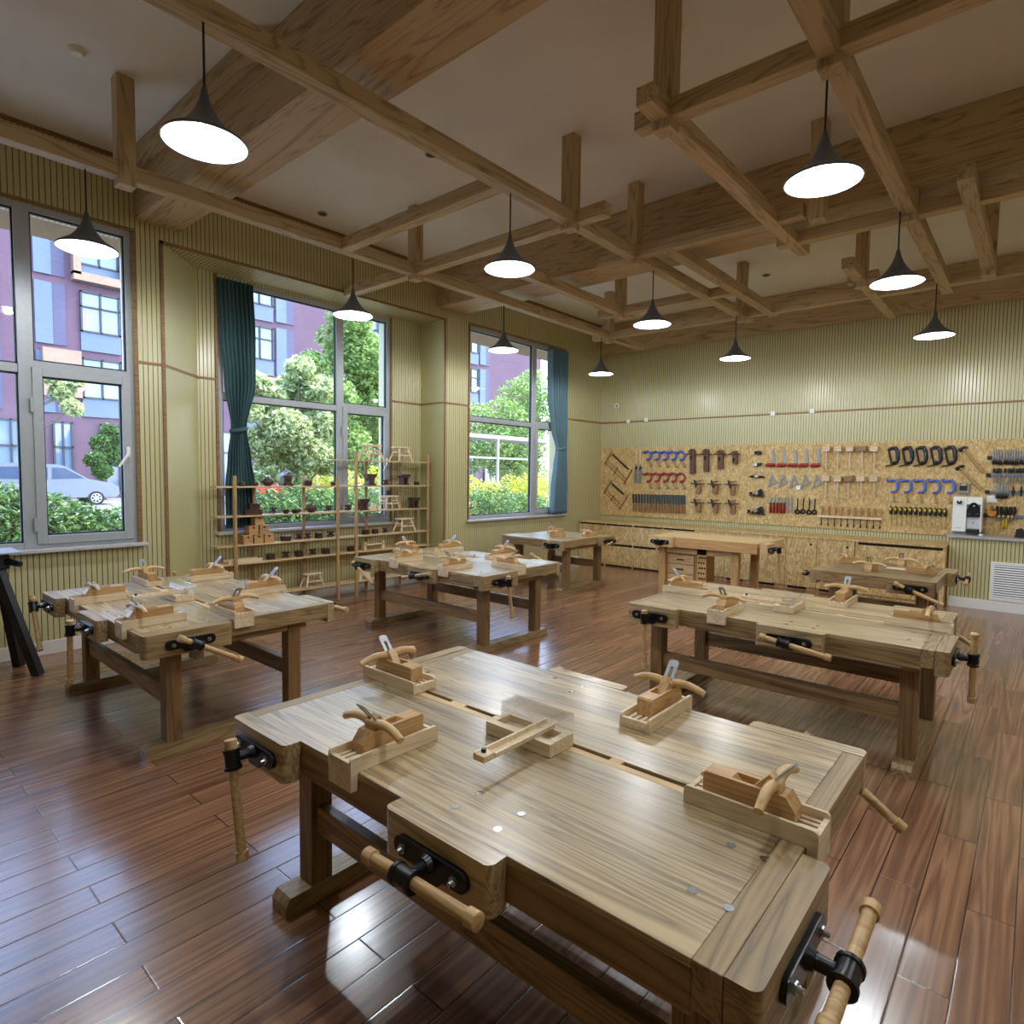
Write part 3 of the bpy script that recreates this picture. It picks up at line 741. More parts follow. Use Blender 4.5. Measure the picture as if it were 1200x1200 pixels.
def jig(label, loc, rz):
    t = thing('marking_jig', label, 'marking jig', loc, rz, 'marking jigs with clear covers')
    b = MB().box(-.14, .14, -.065, -.035, 0, .045, .002).box(-.14, .14, .035, .065, 0, .045, .002).box(-.14, .14, -.035, .035, 0, .02).box(-.14, -.115, -.035, .035, .02, .045).box(.115, .14, -.035, .035, .02, .045)
    b.build('jig_base', M_JIG, t)
    MB().box(-.11, .02, -.024, -.004, .02, .024).build('steel_rule', M_STEEL, t)
    a = MB().box(.03, .075, -.30, .05, .046, .052, .001).box(.03, .038, -.30, .05, .052, .068).box(.066, .075, -.25, .05, .052, .06).box(.03, .075, -.30, -.25, .052, .066, .002)
    a.build('sliding_arm', M_JIG, t)
    MB().cyl((.05, -.275, .066), (.05, -.275, .078), .008, n=10).build('arm_knob', M_IRON, t, 40)
    cv = MB(); x0, x1, y0, y1, z0, z1, w = -.12, .135, -.01, .075, .045, .105, .003
    cv.box(x0, x1, y0, y1, z1-w, z1).box(x0, x0+w, y0, y1, z0, z1-w).box(x1-w, x1, y0, y1, z0, z1-w).box(x0+w, x1-w, y1-w, y1, z0, z1-w).box(x0+w, x1-w, y0, y0+w, z0+.028, z1-w)
    cv.build('clear_cover', M_ACRYL, t)
    return t
_tr = trough('tmp', (0, 0, 0), 0); _pl = plane('tmp', (0, 0, 0), 0); _jg = jig('tmp', (0, 0, 0), 0)
_first = [True, True, True]
def place(kind, label, loc, rz):
    p = (_tr, _pl, _jg)[kind]
    if _first[kind]:
        _first[kind] = False; p['label'] = label; p.location = loc; p.rotation_euler = (0, 0, rz); return p
    return dup(p, label, loc, rz)
benches = [('front workbench', T1, '4'), ('workbench by black stand', T2, '6a'), ('workbench by the shelf', T3, '6b'), ('workbench facing the tools', T5, '4')]
for bn, (cx, cy), kind in benches:
    spots = [('window end', -.7605, .01, 0, 0), ('near edge', -.27, -.4345, pi/2, 1), ('far edge', .245, .4345, -pi/2, 1), ('end away from the windows', .7605, -.01, pi, 0)]
    if kind == '6a': spots = spots[:1]+[('near edge by the window', -.27, -.4345, pi/2, 1), ('far edge by the end vise', .245, .4345, -pi/2, 1)]+spots[3:]+[('near edge by the end vise', .66, -.4345, pi/2, 1), ('far edge by the window', -.62, .4345, -pi/2, 1)]
    if kind == '6b': spots = spots[:1]+[('near edge by the window', -.27, -.4345, pi/2, 1), ('far edge by the end vise', .245, .4345, -pi/2, 1)]+spots[3:]+[('near edge by the end vise', .46, -.4345, pi/2, 1), ('far edge by the window', -.55, .4345, -pi/2, 1)]
    for i, (w, x, y, rz, fl) in enumerate(spots):
        z = HT+.0015
        place(0, 'pale grooved tray on the %s, %s' % (w, bn), (cx+x, cy+y, z), rz)
        q = [.0, .015, -.02, .01, -.01, .02][i]
        rp = {0: 0.0, 1: pi/2, 2: -pi/2, 3: pi, 4: pi/2, 5: -pi/2}[i]
        ox, oy = cos(rz)*q, sin(rz)*q
        place(1, 'hand plane in tray on the %s, %s' % (w, bn), (cx+x+ox, cy+y+oy, z+.0285), rp)
    place(2, 'marking jig with clear plastic cover in the middle of the %s' % bn, (cx+.02, cy-.055, HT+.0015), 0.0 if bn.startswith('front') else (0.0 if 'stand' in bn else pi/2 if 'shelf' in bn else -pi/2))
for x, y, rz, lab in ((-5.75, 7.7, 0.3, 'wooden hand plane on the small corner workbench, nearest the window wall'), (-5.28, 7.12, 0.0, 'wooden hand plane on the small corner workbench, nearest its front edge'), (-5.05, 7.62, 1.2, 'wooden hand plane on the small corner workbench, nearest the tool wall end'),
                      (-1.50, 7.3, 0.4, 'wooden hand plane on the small dark workbench, nearest its cabinet-side corner by the beech bench'), (-1.22, 6.82, 1.5, 'wooden hand plane on the small dark workbench, nearest the front edge'),
                      (-1.05, 7.42, 1.6, 'wooden hand plane on the small dark workbench, at the back before the cabinet'), (-.83, 6.98, 3.0, 'wooden hand plane on the small dark workbench, nearest the dispenser end')):
    place(1, lab, (x, y, HT+.0015), rz)
tag(MB().box(-.14, .14, -.05, .05, 0, .012, .002).build('wood_blank', M_JIG, loc=(-1.0, 7.12, HT+.0015)), 'pale thin wood blank lying on the small dark workbench', 'wood blank')

# ---------------------------------------------------------------- black stand at the window
def stand():
    t = thing('work_stand', 'black folding stand with a grey top beside the first window', 'work stand', (-6.1, .98, 0))
    leg = lambda p0, p1: MB().tube([p0, p1], .034, 4, True, 1.3)
    leg((.12, .17, 0), (-.05, -.05, .93)).build('leg', M_BLACK, t)
    leg((-.28, .12, 0), (-.10, -.02, .93)).build('leg', M_BLACK, t)
    leg((.05, -.42, 0), (-.05, -.16, .93)).build('leg', M_BLACK, t)
    MB().tube([(.05, .08, .38), (-.21, .06, .38)], .014, 8).build('brace', M_BLACK, t, 40)
    MB().box(-.14, .0, -.2, .04, .86, .98, .01).build('bracket', M_BLACK, t)
    MB().tube([(-.02, .02, .92), (.08, .09, .90)], [.03, .022], 10).build('clamp_knob', M_BLACK, t, 40)
    MB().box(-.30, .10, -.5, .10, .985, 1.0, .004).build('stand_top', M_ALU, t)
    return t
stand()
# ================================================================== display shelf in the recess
SX = -6.94
shelf = thing('display_shelf', 'open pine display shelf with round posts standing in the window recess', 'shelf', (SX, 4.5, 0))
ZL = [.20, .60, .81, 1.145, 1.48, 1.82]
for i, z in enumerate(ZL):
    y0, y1 = (2.94, 6.06) if i < 5 else (4.40, 6.06)
    x1 = -6.845
    MB().box(-7.03-SX, x1-SX, y0-4.5, y1-4.5, z-.018, z, .004).build('shelf_board', M_SHELF, shelf)
for y, h in ((3.14, 1.60), (4.47, 1.60), (4.75, 1.93), (6.0, 1.93)):
    MB().tube([(-6.845-SX, y-4.5, 0), (-6.845-SX, y-4.5, h-.01), (-6.845-SX, y-4.5, h)], [.022, .022, .012], 14).build('shelf_post', M_SHELFZ, shelf, 40)
for y, h in ((3.46, 1.50), (4.10, 1.60), (5.05, 1.84), (5.64, 1.84)):
    MB().tube([(-7.045-SX, y-4.5, 0), (-7.045-SX, y-4.5, h)], .022, 14).build('shelf_post', M_SHELFZ, shelf, 40)

def burr(label, loc, s=1.0, m=None):
    t = thing('puzzle_cross', label, 'wooden puzzle', loc, group='interlocking wooden crosses')
    L, w = .052*s, .0105*s
    A = Matrix.Translation((0, 0, L*.82)) @ Matrix.Rotation(.62, 4, 'X') @ Matrix.Rotation(.62, 4, 'Y')
    for i, d in enumerate(((L, w, w), (w, L, w), (w, w, L))):
        MB().box(-d[0], d[0], -d[1], d[1], -d[2], d[2], .002, M=A).build('puzzle_bar', m or M_WALNUT, t)
    return t
def bowl(label, loc):
    return tag(MB().lathe([(0, 0), (.022, 0), (.04, .018), (.052, .045), (.047, .045), (.034, .02), (0, .008)], n=20).build('small_bowl', M_WALNUT, loc=loc, smooth=50), label, 'bowl', 'dark wooden bowls on the shelf')
def round_box(label, loc, r=.055, h=.07):
    t = thing('round_box', label, 'wooden box', loc)
    MB().lathe([(0, 0), (r*.92, 0), (r, .01), (r, h*.7), (0, h*.7)], n=22).build('box_body', M_WALNUT, t, 50)
    MB().lathe([(0, h*.7), (r*1.03, h*.7), (r*1.03, h*.93), (r*.95, h), (0, h)], n=22).build('box_lid', M_WALNUT, t, 50)
def cubebox(label, loc, s, m, grp):
    t = thing('wooden_box', label, 'wooden box', loc, group=grp)
    MB().box(-s/2, s/2, -s/2, s/2, 0, s*.72, .003).build('box_body', m, t)
    MB().box(-s/2, s/2, -s/2, s/2, s*.74, s*.93, .003).build('box_lid', m, t)
    MB().box(s/2-.001, s/2+.004, -s*.1, s*.1, s*.62, s*.82, .001).build('box_clasp', M_WALNUT if m is not M_WALNUT else M_SLOT, t)
def bird(label, loc):
    t = thing('carved_bird', label, 'carving', loc, group='dark carved birds')
    b = MB().lathe([(0, 0), (.03, .002), (.05, .025), (.055, .05), (.042, .082), (.02, .098), (0, .10)], n=16)
    bmesh.ops.scale(b.bm, vec=(.8, 1.25, 1), verts=b.bm.verts); b.build('bird_body', M_WALNUT, t, 60)
    MB().tube([(0, -.055, .055), (0, -.085, .052), (0, -.10, .048)], [.022, .012, .003], 10).build('beak', M_WALNUT, t, 50)
    MB().tube([(0, -.03, .085), (0, .0, .105), (0, .02, .09)], [.01, .014, .006], 8).build('crest', M_WALNUT, t, 50)
def birdhouse(loc):
    t = thing('birdhouse', 'little dark wooden birdhouse with pale pitched roof on the shelf', 'birdhouse', loc)
    MB().box(-.05, .05, -.05, .05, .025, .12, .002).build('house_body', M_WALNUT, t)
    MB().box(-.06, .06, -.065, -.03, 0, .03, .002).box(-.06, .06, .03, .065, 0, .03, .002).box(-.06, .06, -.065, .065, .02, .03).build('house_base', M_WALNUT, t)
    r = MB().prism([(-.09, .112), (0, .165), (.09, .112), (.09, .122), (0, .178), (-.09, .122)], -.06, .08, 'YZ')
    r.build('house_roof', plain('roof_grey', srgb(150, 152, 160), .5), t)
    MB().lathe([(.03, .17), (.012, .20), (0, .235)], n=8).build('roof_finial', plain('roof_grey', srgb(150, 152, 160), .5), t, 40)
    MB().cyl((.0501, 0, .075), (.052, 0, .075), .018, n=14).build('entry_hole', M_SLOT, t)
def stool(label, loc, s=1.0, rz=0, m=None):
    t = thing('small_stool', label, 'stool', loc, rz, 'small pale stools on the shelf')
    m = m or M_JIG
    MB().box(-.055*s, .055*s, -.115*s, .115*s, .155*s, .172*s, .003).build('seat', m, t)
    for sx in (-1, 1):
        for sy in (-1, 1):
            MB().tube([(sx*.075*s, sy*.125*s, 0), (sx*.038*s, sy*.075*s, .156*s)], .0125*s, 4).build('leg', m, t)
        MB().tube([(sx*.058*s, -.102*s, .07*s), (sx*.058*s, .102*s, .07*s)], .009*s, 4).build('rail', m, t)
    for sy in (-1, 1): MB().tube([(-.05*s, sy*.092*s, .105*s), (.05*s, sy*.092*s, .105*s)], .009*s, 4).build('rail', m, t)
def pedestal(label, loc, gap=True):
    t = thing('pedestal_stool', label, 'stool', loc, group='dark flared pedestal stools')
    MB().prism([(-.08, .155), (.08, .155), (.085, .135), (.06, .11), (.055, .105), (-.055, .105), (-.06, .11), (-.085, .135)], -.05, .05, 'YZ').build('seat', M_WALNUT, t)
    if gap:
        for s in (-1, 1): MB().prism([(s*.055, .105), (s*.018, .105), (s*.015, .02), (s*.045, .02)], -.045, .045, 'YZ').build('leg', M_WALNUT, t)
    else:
        MB().prism([(-.055, .105), (.055, .105), (.04, .06), (.048, .02), (-.048, .02), (-.04, .06)], -.045, .045, 'YZ').build('leg', M_WALNUT, t)
    MB().prism([(-.07, 0), (.07, 0), (.06, .02), (-.06, .02)], -.055, .055, 'YZ').build('base', M_WALNUT, t)
def sy(px, py=590): return on_x(px, py, SX).y
z5, z4, z3, z2, z1, z6 = ZL[4], ZL[3], ZL[2], ZL[1], ZL[0], ZL[5]
# upper left shelf
pedestal_x = SX
for px, lab in ((283, 'tiny dark carving on the long shelf before the curtain edge'), (299, 'tiny dark dish carving beside the bird on the long shelf')):
    tag(MB().lathe([(0, 0), (.03, 0), (.036, .02), (.028, .05), (.016, .045), (0, .02)], n=12).build('carved_dish', M_WALNUT, loc=(SX, sy(px, 562), z5), smooth=50), lab, 'carving')
bird('dark carved bird on the long upper shelf beside the birdhouse', (SX, sy(314, 562), z5))
birdhouse((SX, sy(335, 562), z5))
round_box('round dark lidded box on the long shelf past the birdhouse', (SX, sy(360.5, 563), z5))
round_box('small dark round box on the long shelf at the inner post', (SX-.02, sy(391, 563), z5), .03, .05)
# second shelf
grp = 'stacked dark wooden boxes'
for k, px in enumerate((289.5, 296, 302.5)): cubebox('dark wooden box in the bottom row of the dark stack, %s from the curtain side' % ORD[k], (SX, sy(px, 600), z4), .07, M_WALNUT, grp)
for k, px in enumerate((294.8, 300)): cubebox('dark wooden box in the upper row of the dark stack, %s from the curtain side' % ORD[k], (SX, sy(px, 600), z4+.066), .07, M_WALNUT, grp)
burr('dark puzzle cross on the shelf between dark boxes and bowls', (SX, sy(320, 599), z4))
for k, (px, dx) in enumerate(((334, .02), (343, .05), (349, -.01))): bowl('small dark bowl, %s of the three bowls from the curtain side' % ORD[k], (SX+dx, sy(px, 599), z4))
bird('dark carved bird on the second shelf between bowls and puzzle cross', (SX, sy(365, 598), z4))
burr('dark puzzle cross on the second shelf just before the inner post', (SX, sy(384.5, 597), z4))
burr('dark puzzle cross on the second shelf between the two inner posts', (SX, sy(408, 596), z4), 1.0)
# third shelf
grp = 'stacked pale wooden boxes'
lightbox = wood('box_pine', srgb(200, 158, 106), srgb(160, 116, 70), 'Y', .45)
for k, px in enumerate((288.5, 301, 313)): cubebox('pale wooden box in the bottom row of the pale stack, %s from the curtain side' % ORD[k], (SX, sy(px, 634), z3), .112, lightbox, grp)
for k, px in enumerate((295, 307.5)): cubebox('pale wooden box in the middle row of the pale stack, %s from the curtain side' % ORD[k], (SX, sy(px, 634), z3+.106), .112, lightbox, grp)
cubebox('pale wooden box topping the pale stack on the third shelf', (SX, sy(302, 634), z3+.212), .112, lightbox, grp)
round_box('wide low dark round box on the third shelf by the pale stack', (SX, sy(335, 632), z3), .065, .065)
burr('dark red puzzle cross on the third shelf, first past the round box', (SX, sy(350.5, 630), z3))
burr('dark red puzzle cross on the third shelf, second past the round box', (SX, sy(360.5, 630), z3))
cubebox('dark square box on the third shelf between the puzzle crosses', (SX, sy(373.5, 629), z3), .075, M_WALNUT, 'dark square boxes')
burr('dark upright puzzle cross on the third shelf before the inner post', (SX, sy(387.5, 628), z3), 1.1)
# fourth shelf
t = thing('flat_tray', 'flat pale wooden tray lying on the fourth shelf', 'tray', (SX, sy(285, 655), z2))
MB().box(-.07, .07, -.2, .2, 0, .015, .002).build('tray_floor', M_JIG, t)
MB().box(.055, .07, -.2, .2, .015, .04, .002).box(-.07, -.055, -.2, .2, .015, .04, .002).build('tray_side', M_JIG, t)
for k, px in enumerate((317, 335, 350.5, 366.5, 382)):
    p = (SX, sy(px, 652), z2)
    lab = 'small dark box on the fourth shelf, %s past the flat tray' % ORD[k]
    if k in (0, 2, 4): cubebox(lab, p, .075, M_WALNUT, 'dark square boxes')
    else: burr('dark puzzle cross on the fourth shelf, %s piece past the flat tray' % ORD[k], p)
# bottom shelf
stool('small pale stool on the bottom shelf behind the nearer tray plane', (SX, sy(366, 675), z1), 1.0)
stool('small pale stool on the bottom shelf half hidden behind the bench top', (SX, sy(310, 680), z1), .8)
# right-hand bay
stool('small pale stool on the topmost shelf before the window glass', (SX, sy(435, 538), z6), 1.25, .25)
stool('small pale stool on the topmost shelf before the grooved wall', (SX, sy(470, 538), z6), 1.2, .2)
pedestal('dark solid pedestal stool on the upper shelf before the window glass', (SX, sy(433.5, 566), z5), False)
burr('dark puzzle cross between the two pedestal stools on the upper shelf', (SX, sy(452.5, 566), z5))
pedestal('dark two-legged pedestal stool on the upper shelf before the grooved wall', (SX, sy(473, 566), z5))
round_box('small dark round box at the end of the upper shelf', (SX, sy(488, 566), z5), .04, .055)
pedestal('dark pedestal stool on the shelf under the window-side pedestal', (SX, sy(425, 596), z4))
stool('pale stool carrying a dark puzzle cross on the second shelf', (SX, sy(456, 594), z4), 1.1, .1)
burr('dark puzzle cross standing on top of the pale stool', (SX, sy(455.5, 577), z4+.189), .9)
pedestal('dark two-legged pedestal stool at the far end of the second shelf', (SX, sy(485, 594), z4))
t = thing('bookend', 'pale cut-out wooden bookend on the second shelf by the window sash', 'bookend', (SX-.03, sy(437, 596), z4))
MB().prism([(-.06, 0), (.06, 0), (.06, .05), (.03, .09), (-.02, .03), (-.06, .03)], -.03, .03, 'YZ').build('bookend_side', M_JIG, t)
cubebox('dark square box on the third shelf of the far bay, first in line', (SX, sy(428.5, 623), z3), .075, M_WALNUT, 'dark square boxes')
cubebox('dark square box on the third shelf of the far bay, second in line', (SX, sy(439.5, 622), z3), .07, M_WALNUT, 'dark square boxes')
burr('dark puzzle cross on the third shelf beside the pale stool', (SX, sy(451.5, 621), z3))
stool('small pale stool at the end of the third shelf', (SX, sy(474, 619), z3), 1.15, .1)
cubebox('dark square box on the fourth shelf between the inner posts', (SX, sy(411, 643), z2), .07, M_WALNUT, 'dark square boxes')
t = thing('toy_bench', 'low pale toy bench on the fourth shelf of the far bay', 'toy bench', (SX, sy(437, 640), z2))
MB().box(-.04, .04, -.16, .16, .06, .08, .002).build('seat', M_JIG, t)
for s in (-1, 1): MB().box(-.04, .04, s*.15-.02, s*.15+.02, 0, .11, .002).build('leg', M_JIG, t)
t = thing('toy_arch', 'pale arched wooden block on the bottom shelf of the far bay', 'toy block', (SX, sy(426, 676), z1))
MB().prism([(-.09, 0), (-.05, 0), (-.04, .05), (0, .075), (.04, .05), (.05, 0), (.09, 0), (.09, .11), (-.09, .11)], -.03, .03, 'YZ').build('arch_block', M_JIG, t)

# ================================================================== cabinets along the tool wall
YC = 9.59
def cab(label, x0, x1, kind, zt=.775):
    t = thing('cabinet', label, 'cabinet', ((x0+x1)/2, (YC+YB)/2, 0), group='strand-board cabinets under the tool board')
    cx, cy = (x0+x1)/2, (YC+YB)/2
    w = (x1-x0)/2
    MB().box(-w+.002, w-.002, YC+.022-cy, YB-.003-cy, 0, zt).build('cabinet_body', M_SLOT if kind == 'drawer' else M_OSB, t)
    if kind == 'drawer':
        for z0, z1, nm in ((.03, .375, 'door'), (.415, .745, 'door')):
            MB().box(-w+.006, w-.006, YC-cy, YC+.02-cy, z0, z1, .002).build(nm, M_OSB, t)
        MB().box(-w-.004, -w+.012, YC-.001-cy, YC+.02-cy, 0, zt).build('side_panel', M_OSB, t)
    elif kind == 'door':
        d = MB().box(-w+.003, w-.003, YC-cy, YC+.02-cy, .05, zt, .002).build('door', M_OSB, t)
        MB().cyl((w*.62, YC-.002-cy, zt-.09), (w*.62, YC+.001-cy, zt-.09), .018, n=16).build('finger_hole', M_SLOT, d)
        MB().box(-w*.8, w*.4, YC+.012-cy, YC+.021-cy, .015, .045).build('vent_slot', M_SLOT, t)
    else:
        MB().box(-w+.03, w-.03, YC-cy, YC+.02-cy, .05, zt-.04, .002).build('door', M_OSB, t)
        MB().box(-w+.03, w-.03, YC+.004-cy, YC+.021-cy, zt-.038, zt-.006).build('finger_gap', M_SLOT, t)
        for s in (-1, 1): MB().box(s*w-.03 if s > 0 else -w, w if s > 0 else -w+.03, YC-.002-cy, YB-.003-cy, 0, zt).build('side_panel', M_OSB, t)
xs = [-6.60, -6.03, -5.45, -4.87, -4.30]
for i in range(4): cab('strand-board cabinet with two stacked black-gapped fronts, %s from the window corner' % ORD[i], xs[i], xs[i+1], 'drawer')
xs = [-4.30, -3.78, -3.37, -2.85, -2.42, -1.93]
for i in range(5): cab('plain strand-board cabinet door with a round finger hole, %s past the black-gapped cabinets' % ORD[i], xs[i], xs[i+1], 'door')
cab('wide strand-board cabinet with a black gap on top, next to the low grooved wall', -1.92, -.885, 'big')
tag(MB().box(-6.60, -.885, YC-.01, YB, .775, .80, .002).build('countertop', M_OSB), 'long strand-board worktop over the cabinets below the tools', 'worktop')
# vent grille
p0, p1 = on_y(1162, 656, 9.81), on_y(1159, 703, 9.81)
gx0, gx1, gz0, gz1 = -.43, .55, .14, .63
t = thing('vent_grille', 'white louvred air grille in the low grooved wall', 'vent', ((gx0+gx1)/2, 9.81, gz0))
hw, hh = (gx1-gx0)/2, gz1-gz0
fr = MB().box(-hw, hw, -.015, 0, 0, .04, .003).box(-hw, hw, -.015, 0, hh-.04, hh, .003).box(-hw, -hw+.04, -.015, 0, .04, hh-.04, .003).box(hw-.04, hw, -.015, 0, .04, hh-.04, .003)
fr.build('grille_frame', M_WHITE, t)
MB().box(-hw+.04, hw-.04, -.003, 0, .04, hh-.04).build('grille_back', plain('grille_dark', srgb(58, 58, 60), .7), t)
lv = MB()
for i in range(14):
    z = .055+i*(hh-.11)/13
    lv.prism([(-.012, z-.006), (-.010, z-.009), (-.002, z+.006), (-.004, z+.009)], -hw+.04, hw-.04, 'YZ')
lv.build('louvres', M_WHITE, t)
# ================================================================== tool board and its tools
YT = 10.31
def zz(ox, oy, s):
    def f(zx, zy):
        p = on_y(ox+zx/s, oy+zy/s, YT-.01); return (p.x, p.z)
    return f
Z1 = zz(690, 500, 9.2308); Z2 = zz(790, 500, 9.2308); Z3 = zz(870, 500, 9.2308); Z4 = zz(950, 500, 9.2308); Z5 = zz(1030, 500, 9.2308)
Z6 = zz(1100, 500, 12); Z7 = zz(1080, 560, 10)
ZT0, ZT1 = .885, 2.205
s1 = on_y(839.8, 560, YT).x; s2 = on_y(1021.5, 560, YT).x
bx = [XL+.003, s1, s2, s2+2.44, XR-.01]
tb = thing('tool_board', 'long strand-board tool panel fixed along the back wall', 'tool board', ((bx[0]+bx[3])/2, YB, ZT0))
for i in range(3):
    z0 = ZT0 if i < 2 else ZT0
    MB().box(bx[i]+.001-tb.location.x, bx[i+1]-.001-tb.location.x, YT-YB, -.002, 0, ZT1-ZT0, .001).build('board_panel', M_OSB, tb)
class Tool:
    def __init__(s, name, label, cat, anchor, group=None):
        s.ax, s.az = anchor
        s.t = thing(name, label, cat, (s.ax, YT, s.az), group=group)
    def P(s, q, y=-.012): return (q[0]-s.ax, y, q[1]-s.az)
    def tube(s, name, mat, pts, r, y=-.014, n=8, flat=1.0, par=None, smooth=50):
        return MB().tube([s.P(q, y) for q in pts], r, n, True, flat).build(name, mat, par or s.t, smooth)
    def poly(s, name, mat, pts, y0=-.02, y1=-.002, par=None):
        return MB().prism([(q[0]-s.ax, q[1]-s.az) for q in pts], y0, y1).build(name, mat, par or s.t)
    def hole(s, name, mat, outer, inner, y0, y1, par=None):
        mb = MB(); k = len(outer)
        for i in range(k):
            a, b, c, d = outer[i], outer[(i+1) % k], inner[(i+1) % k], inner[i]
            mb.prism([(q[0]-s.ax, q[1]-s.az) for q in (a, b, c, d)], y0, y1)
        return mb.build(name, mat, par or s.t)
    def copies(s, anchors, labels, scales=None):
        for i, (a, l) in enumerate(zip(anchors, labels)):
            dup(s.t, l, (a[0], YT, a[1]), scale=scales[i] if scales else None)
def pts(f, *q): return [f(*p) for p in q]
M_BLUE = plain('blue_enamel', srgb(66, 94, 186), .35)
M_BLUE2 = plain('blue_enamel_dark', srgb(80, 104, 196), .35)
M_RED = plain('red_enamel', srgb(158, 40, 48), .35)
M_REDH = plain('red_handle', srgb(150, 26, 30), .35)
M_TAN = plain('tan_wood', srgb(180, 138, 88), .5)
M_BROWN = wood('brown_clamp_wood', srgb(100, 60, 40), srgb(64, 36, 24), 'Z', .45, ring=8)
M_BROWN2 = wood('tan_clamp_wood', srgb(158, 112, 74), srgb(116, 78, 48), 'Z', .45, ring=8)
M_YEL = plain('yellow_plastic', srgb(226, 188, 40), .4)
M_MALH = wood('mallet_head', srgb(216, 194, 166), srgb(186, 158, 126), 'X', .5, ring=9)
M_MALD = wood('mallet_head_dark', srgb(150, 116, 84), srgb(116, 86, 60), 'X', .5, ring=9)
# bow saws
for nm, A, B, bar, mid, low, tog in (
    ('upper', ((250, 270), (170, 410)), ((470, 465), (380, 620)), ((260, 300), (430, 460)), ((200, 360), (400, 560)), ((185, 392), (392, 600)), ((318, 440), (272, 520))),
    ('lower', ((245, 585), (162, 722)), ((422, 740), (335, 895)), ((250, 615), (380, 730)), ((195, 688), (350, 840)), ((172, 715), (342, 880)), ((275, 740), (240, 800)))):
    T = Tool('bow_saw', '%s wooden bow saw hung aslant by the window end of the tool board' % nm, 'saw', Z1(*mid[0]), 'bow saws')
    for a in (A, B): T.tube('saw_arm', M_BROWN2, pts(Z1, *a), .013)
    T.tube('saw_spreader', M_TAN, pts(Z1, *mid), .010, -.016)
    q = pts(Z1, *bar); T.tube('saw_blade_guard', M_BLACK, q, .017, -.02, 6, .6)
    T.tube('saw_cord', M_BROWN2, pts(Z1, *low), .005, -.014, 6)
    T.tube('toggle', M_BROWN, pts(Z1, *tog), .007, -.022, 6)
# pull saws
base = (512, 430); labels = ['pull saw with thin pale handle, nearer the bow saws', 'pull saw with thin pale handle, nearer the blue clamps']
T = Tool('pull_saw', labels[0], 'saw', Z1(*base), 'pull saws')
T.tube('handle', M_JIG, pts(Z1, (512, 235), (512, 420)), [.011, .012], -.016)
T.tube('ferrule', M_STEEL, pts(Z1, (512, 408), (512, 428)), .014, -.016)
T.poly('blade_neck', M_BLACK, pts(Z1, (504, 428), (522, 428), (526, 450), (500, 470)), -.016, -.008)
T.poly('blade', M_GREYM, pts(Z1, (496, 448), (524, 444), (526, 604), (490, 606)), -.013, -.009)
T.copies([Z1(base[0]+46, base[1]+2)], labels[1:])
# pistol clamps, two rows
def clamprow(mat, y0, col, yrow):
    lab = ['%s %s bar clamp in the window-end clamp rows, counted from the saws' % (ORD[i], col) for i in range(5)]
    o = lambda x, y: Z1(x, y+y0)
    T = Tool('bar_clamp', lab[0], 'clamp', o(600, 270), '%s bar clamps' % col)
    T.tube('clamp_jaw', mat, pts(o, (588, 272), (608, 284), (640, 266), (668, 280), (684, 312), (670, 345), (634, 358)), [.018, .023, .018, .017, .017, .019, .023], -.03, 8, .8)
    T.tube('screw_rod', M_TAN, pts(o, (640, 360), (672, 425)), [.008, .010], -.02)
    T.tube('screw_rod', M_GREYM, pts(o, (668, 370), (688, 425)), .005, -.014, 6)
    T.tube('crossbar', M_BROWN2, pts(o, (664, 432), (694, 426)), .007, -.02, 6)
    T.copies([o(600+d, 270+e) for d, e in ((88, 0), (178, 0), (265, 0), (355, 0))], lab[1:])
clamprow(M_BLUE, 0, 'blue', 0); clamprow(M_RED, 236, 'red', 1)
# nineteen chisels
lab = ['%s chisel in the row of dark blades with wooden handles, counted from the bow saws' % ORD[i] for i in range(19)]
T = Tool('chisel', lab[0], 'chisel', Z1(484, 830), 'dark chisels with wooden handles')
T.poly('blade', plain('dark_steel', srgb(66, 74, 80), .35, .6), pts(Z1, (474, 728), (494, 728), (494, 826), (474, 826)), -.018, -.008)
T.tube('handle', M_BROWN2, pts(Z1, (484, 824), (484, 840), (484, 915)), [.012, .017, .017], -.02, 8)
T.copies([Z1(484+i*30.6, 830+i*1.1) for i in range(1, 19)], lab[1:])
# wooden hand screw planes: four graded large, six small
for i, (x0, x1, y0, y1, c0, c1) in enumerate(((180, 232, 240, 506, 140, 272), (330, 380, 242, 485, 285, 422), (484, 536, 252, 455, 440, 580), (640, 690, 262, 400, 598, 736))):
    T = Tool('grooving_plane', 'dark brown wooden plane with cross handle in the upper row, %s from the longest' % ORD[i], 'hand plane', Z2(x0, y0), 'brown planes with cross handles')
    T.poly('plane_body', M_BROWN, pts(Z2, (x0, y0), (x1-8, y0), (x1, y0+20), (x1, y1), (x0, y1)), -.06, -.005)
    T.tube('cross_handle', M_BROWN, pts(Z2, (c0, 300), ((c0+c1)/2, 290), (c1, 302)), [.010, .016, .010], -.065)
    T.poly('wedge', M_BROWN, pts(Z2, (x0-14, y0+18), (x0+20, y0+10), (x0+24, y0+50), (x0-8, y0+44)), -.08, -.03)
    xm = (x0+x1)/2-8
    T.poly('mouth', M_SLOT, pts(Z2, (x0+4, y0+78), (x0+26, y0+78), (x0+26, y0+118), (x0+4, y0+118)), -.062, -.05)
T = None
k = 0
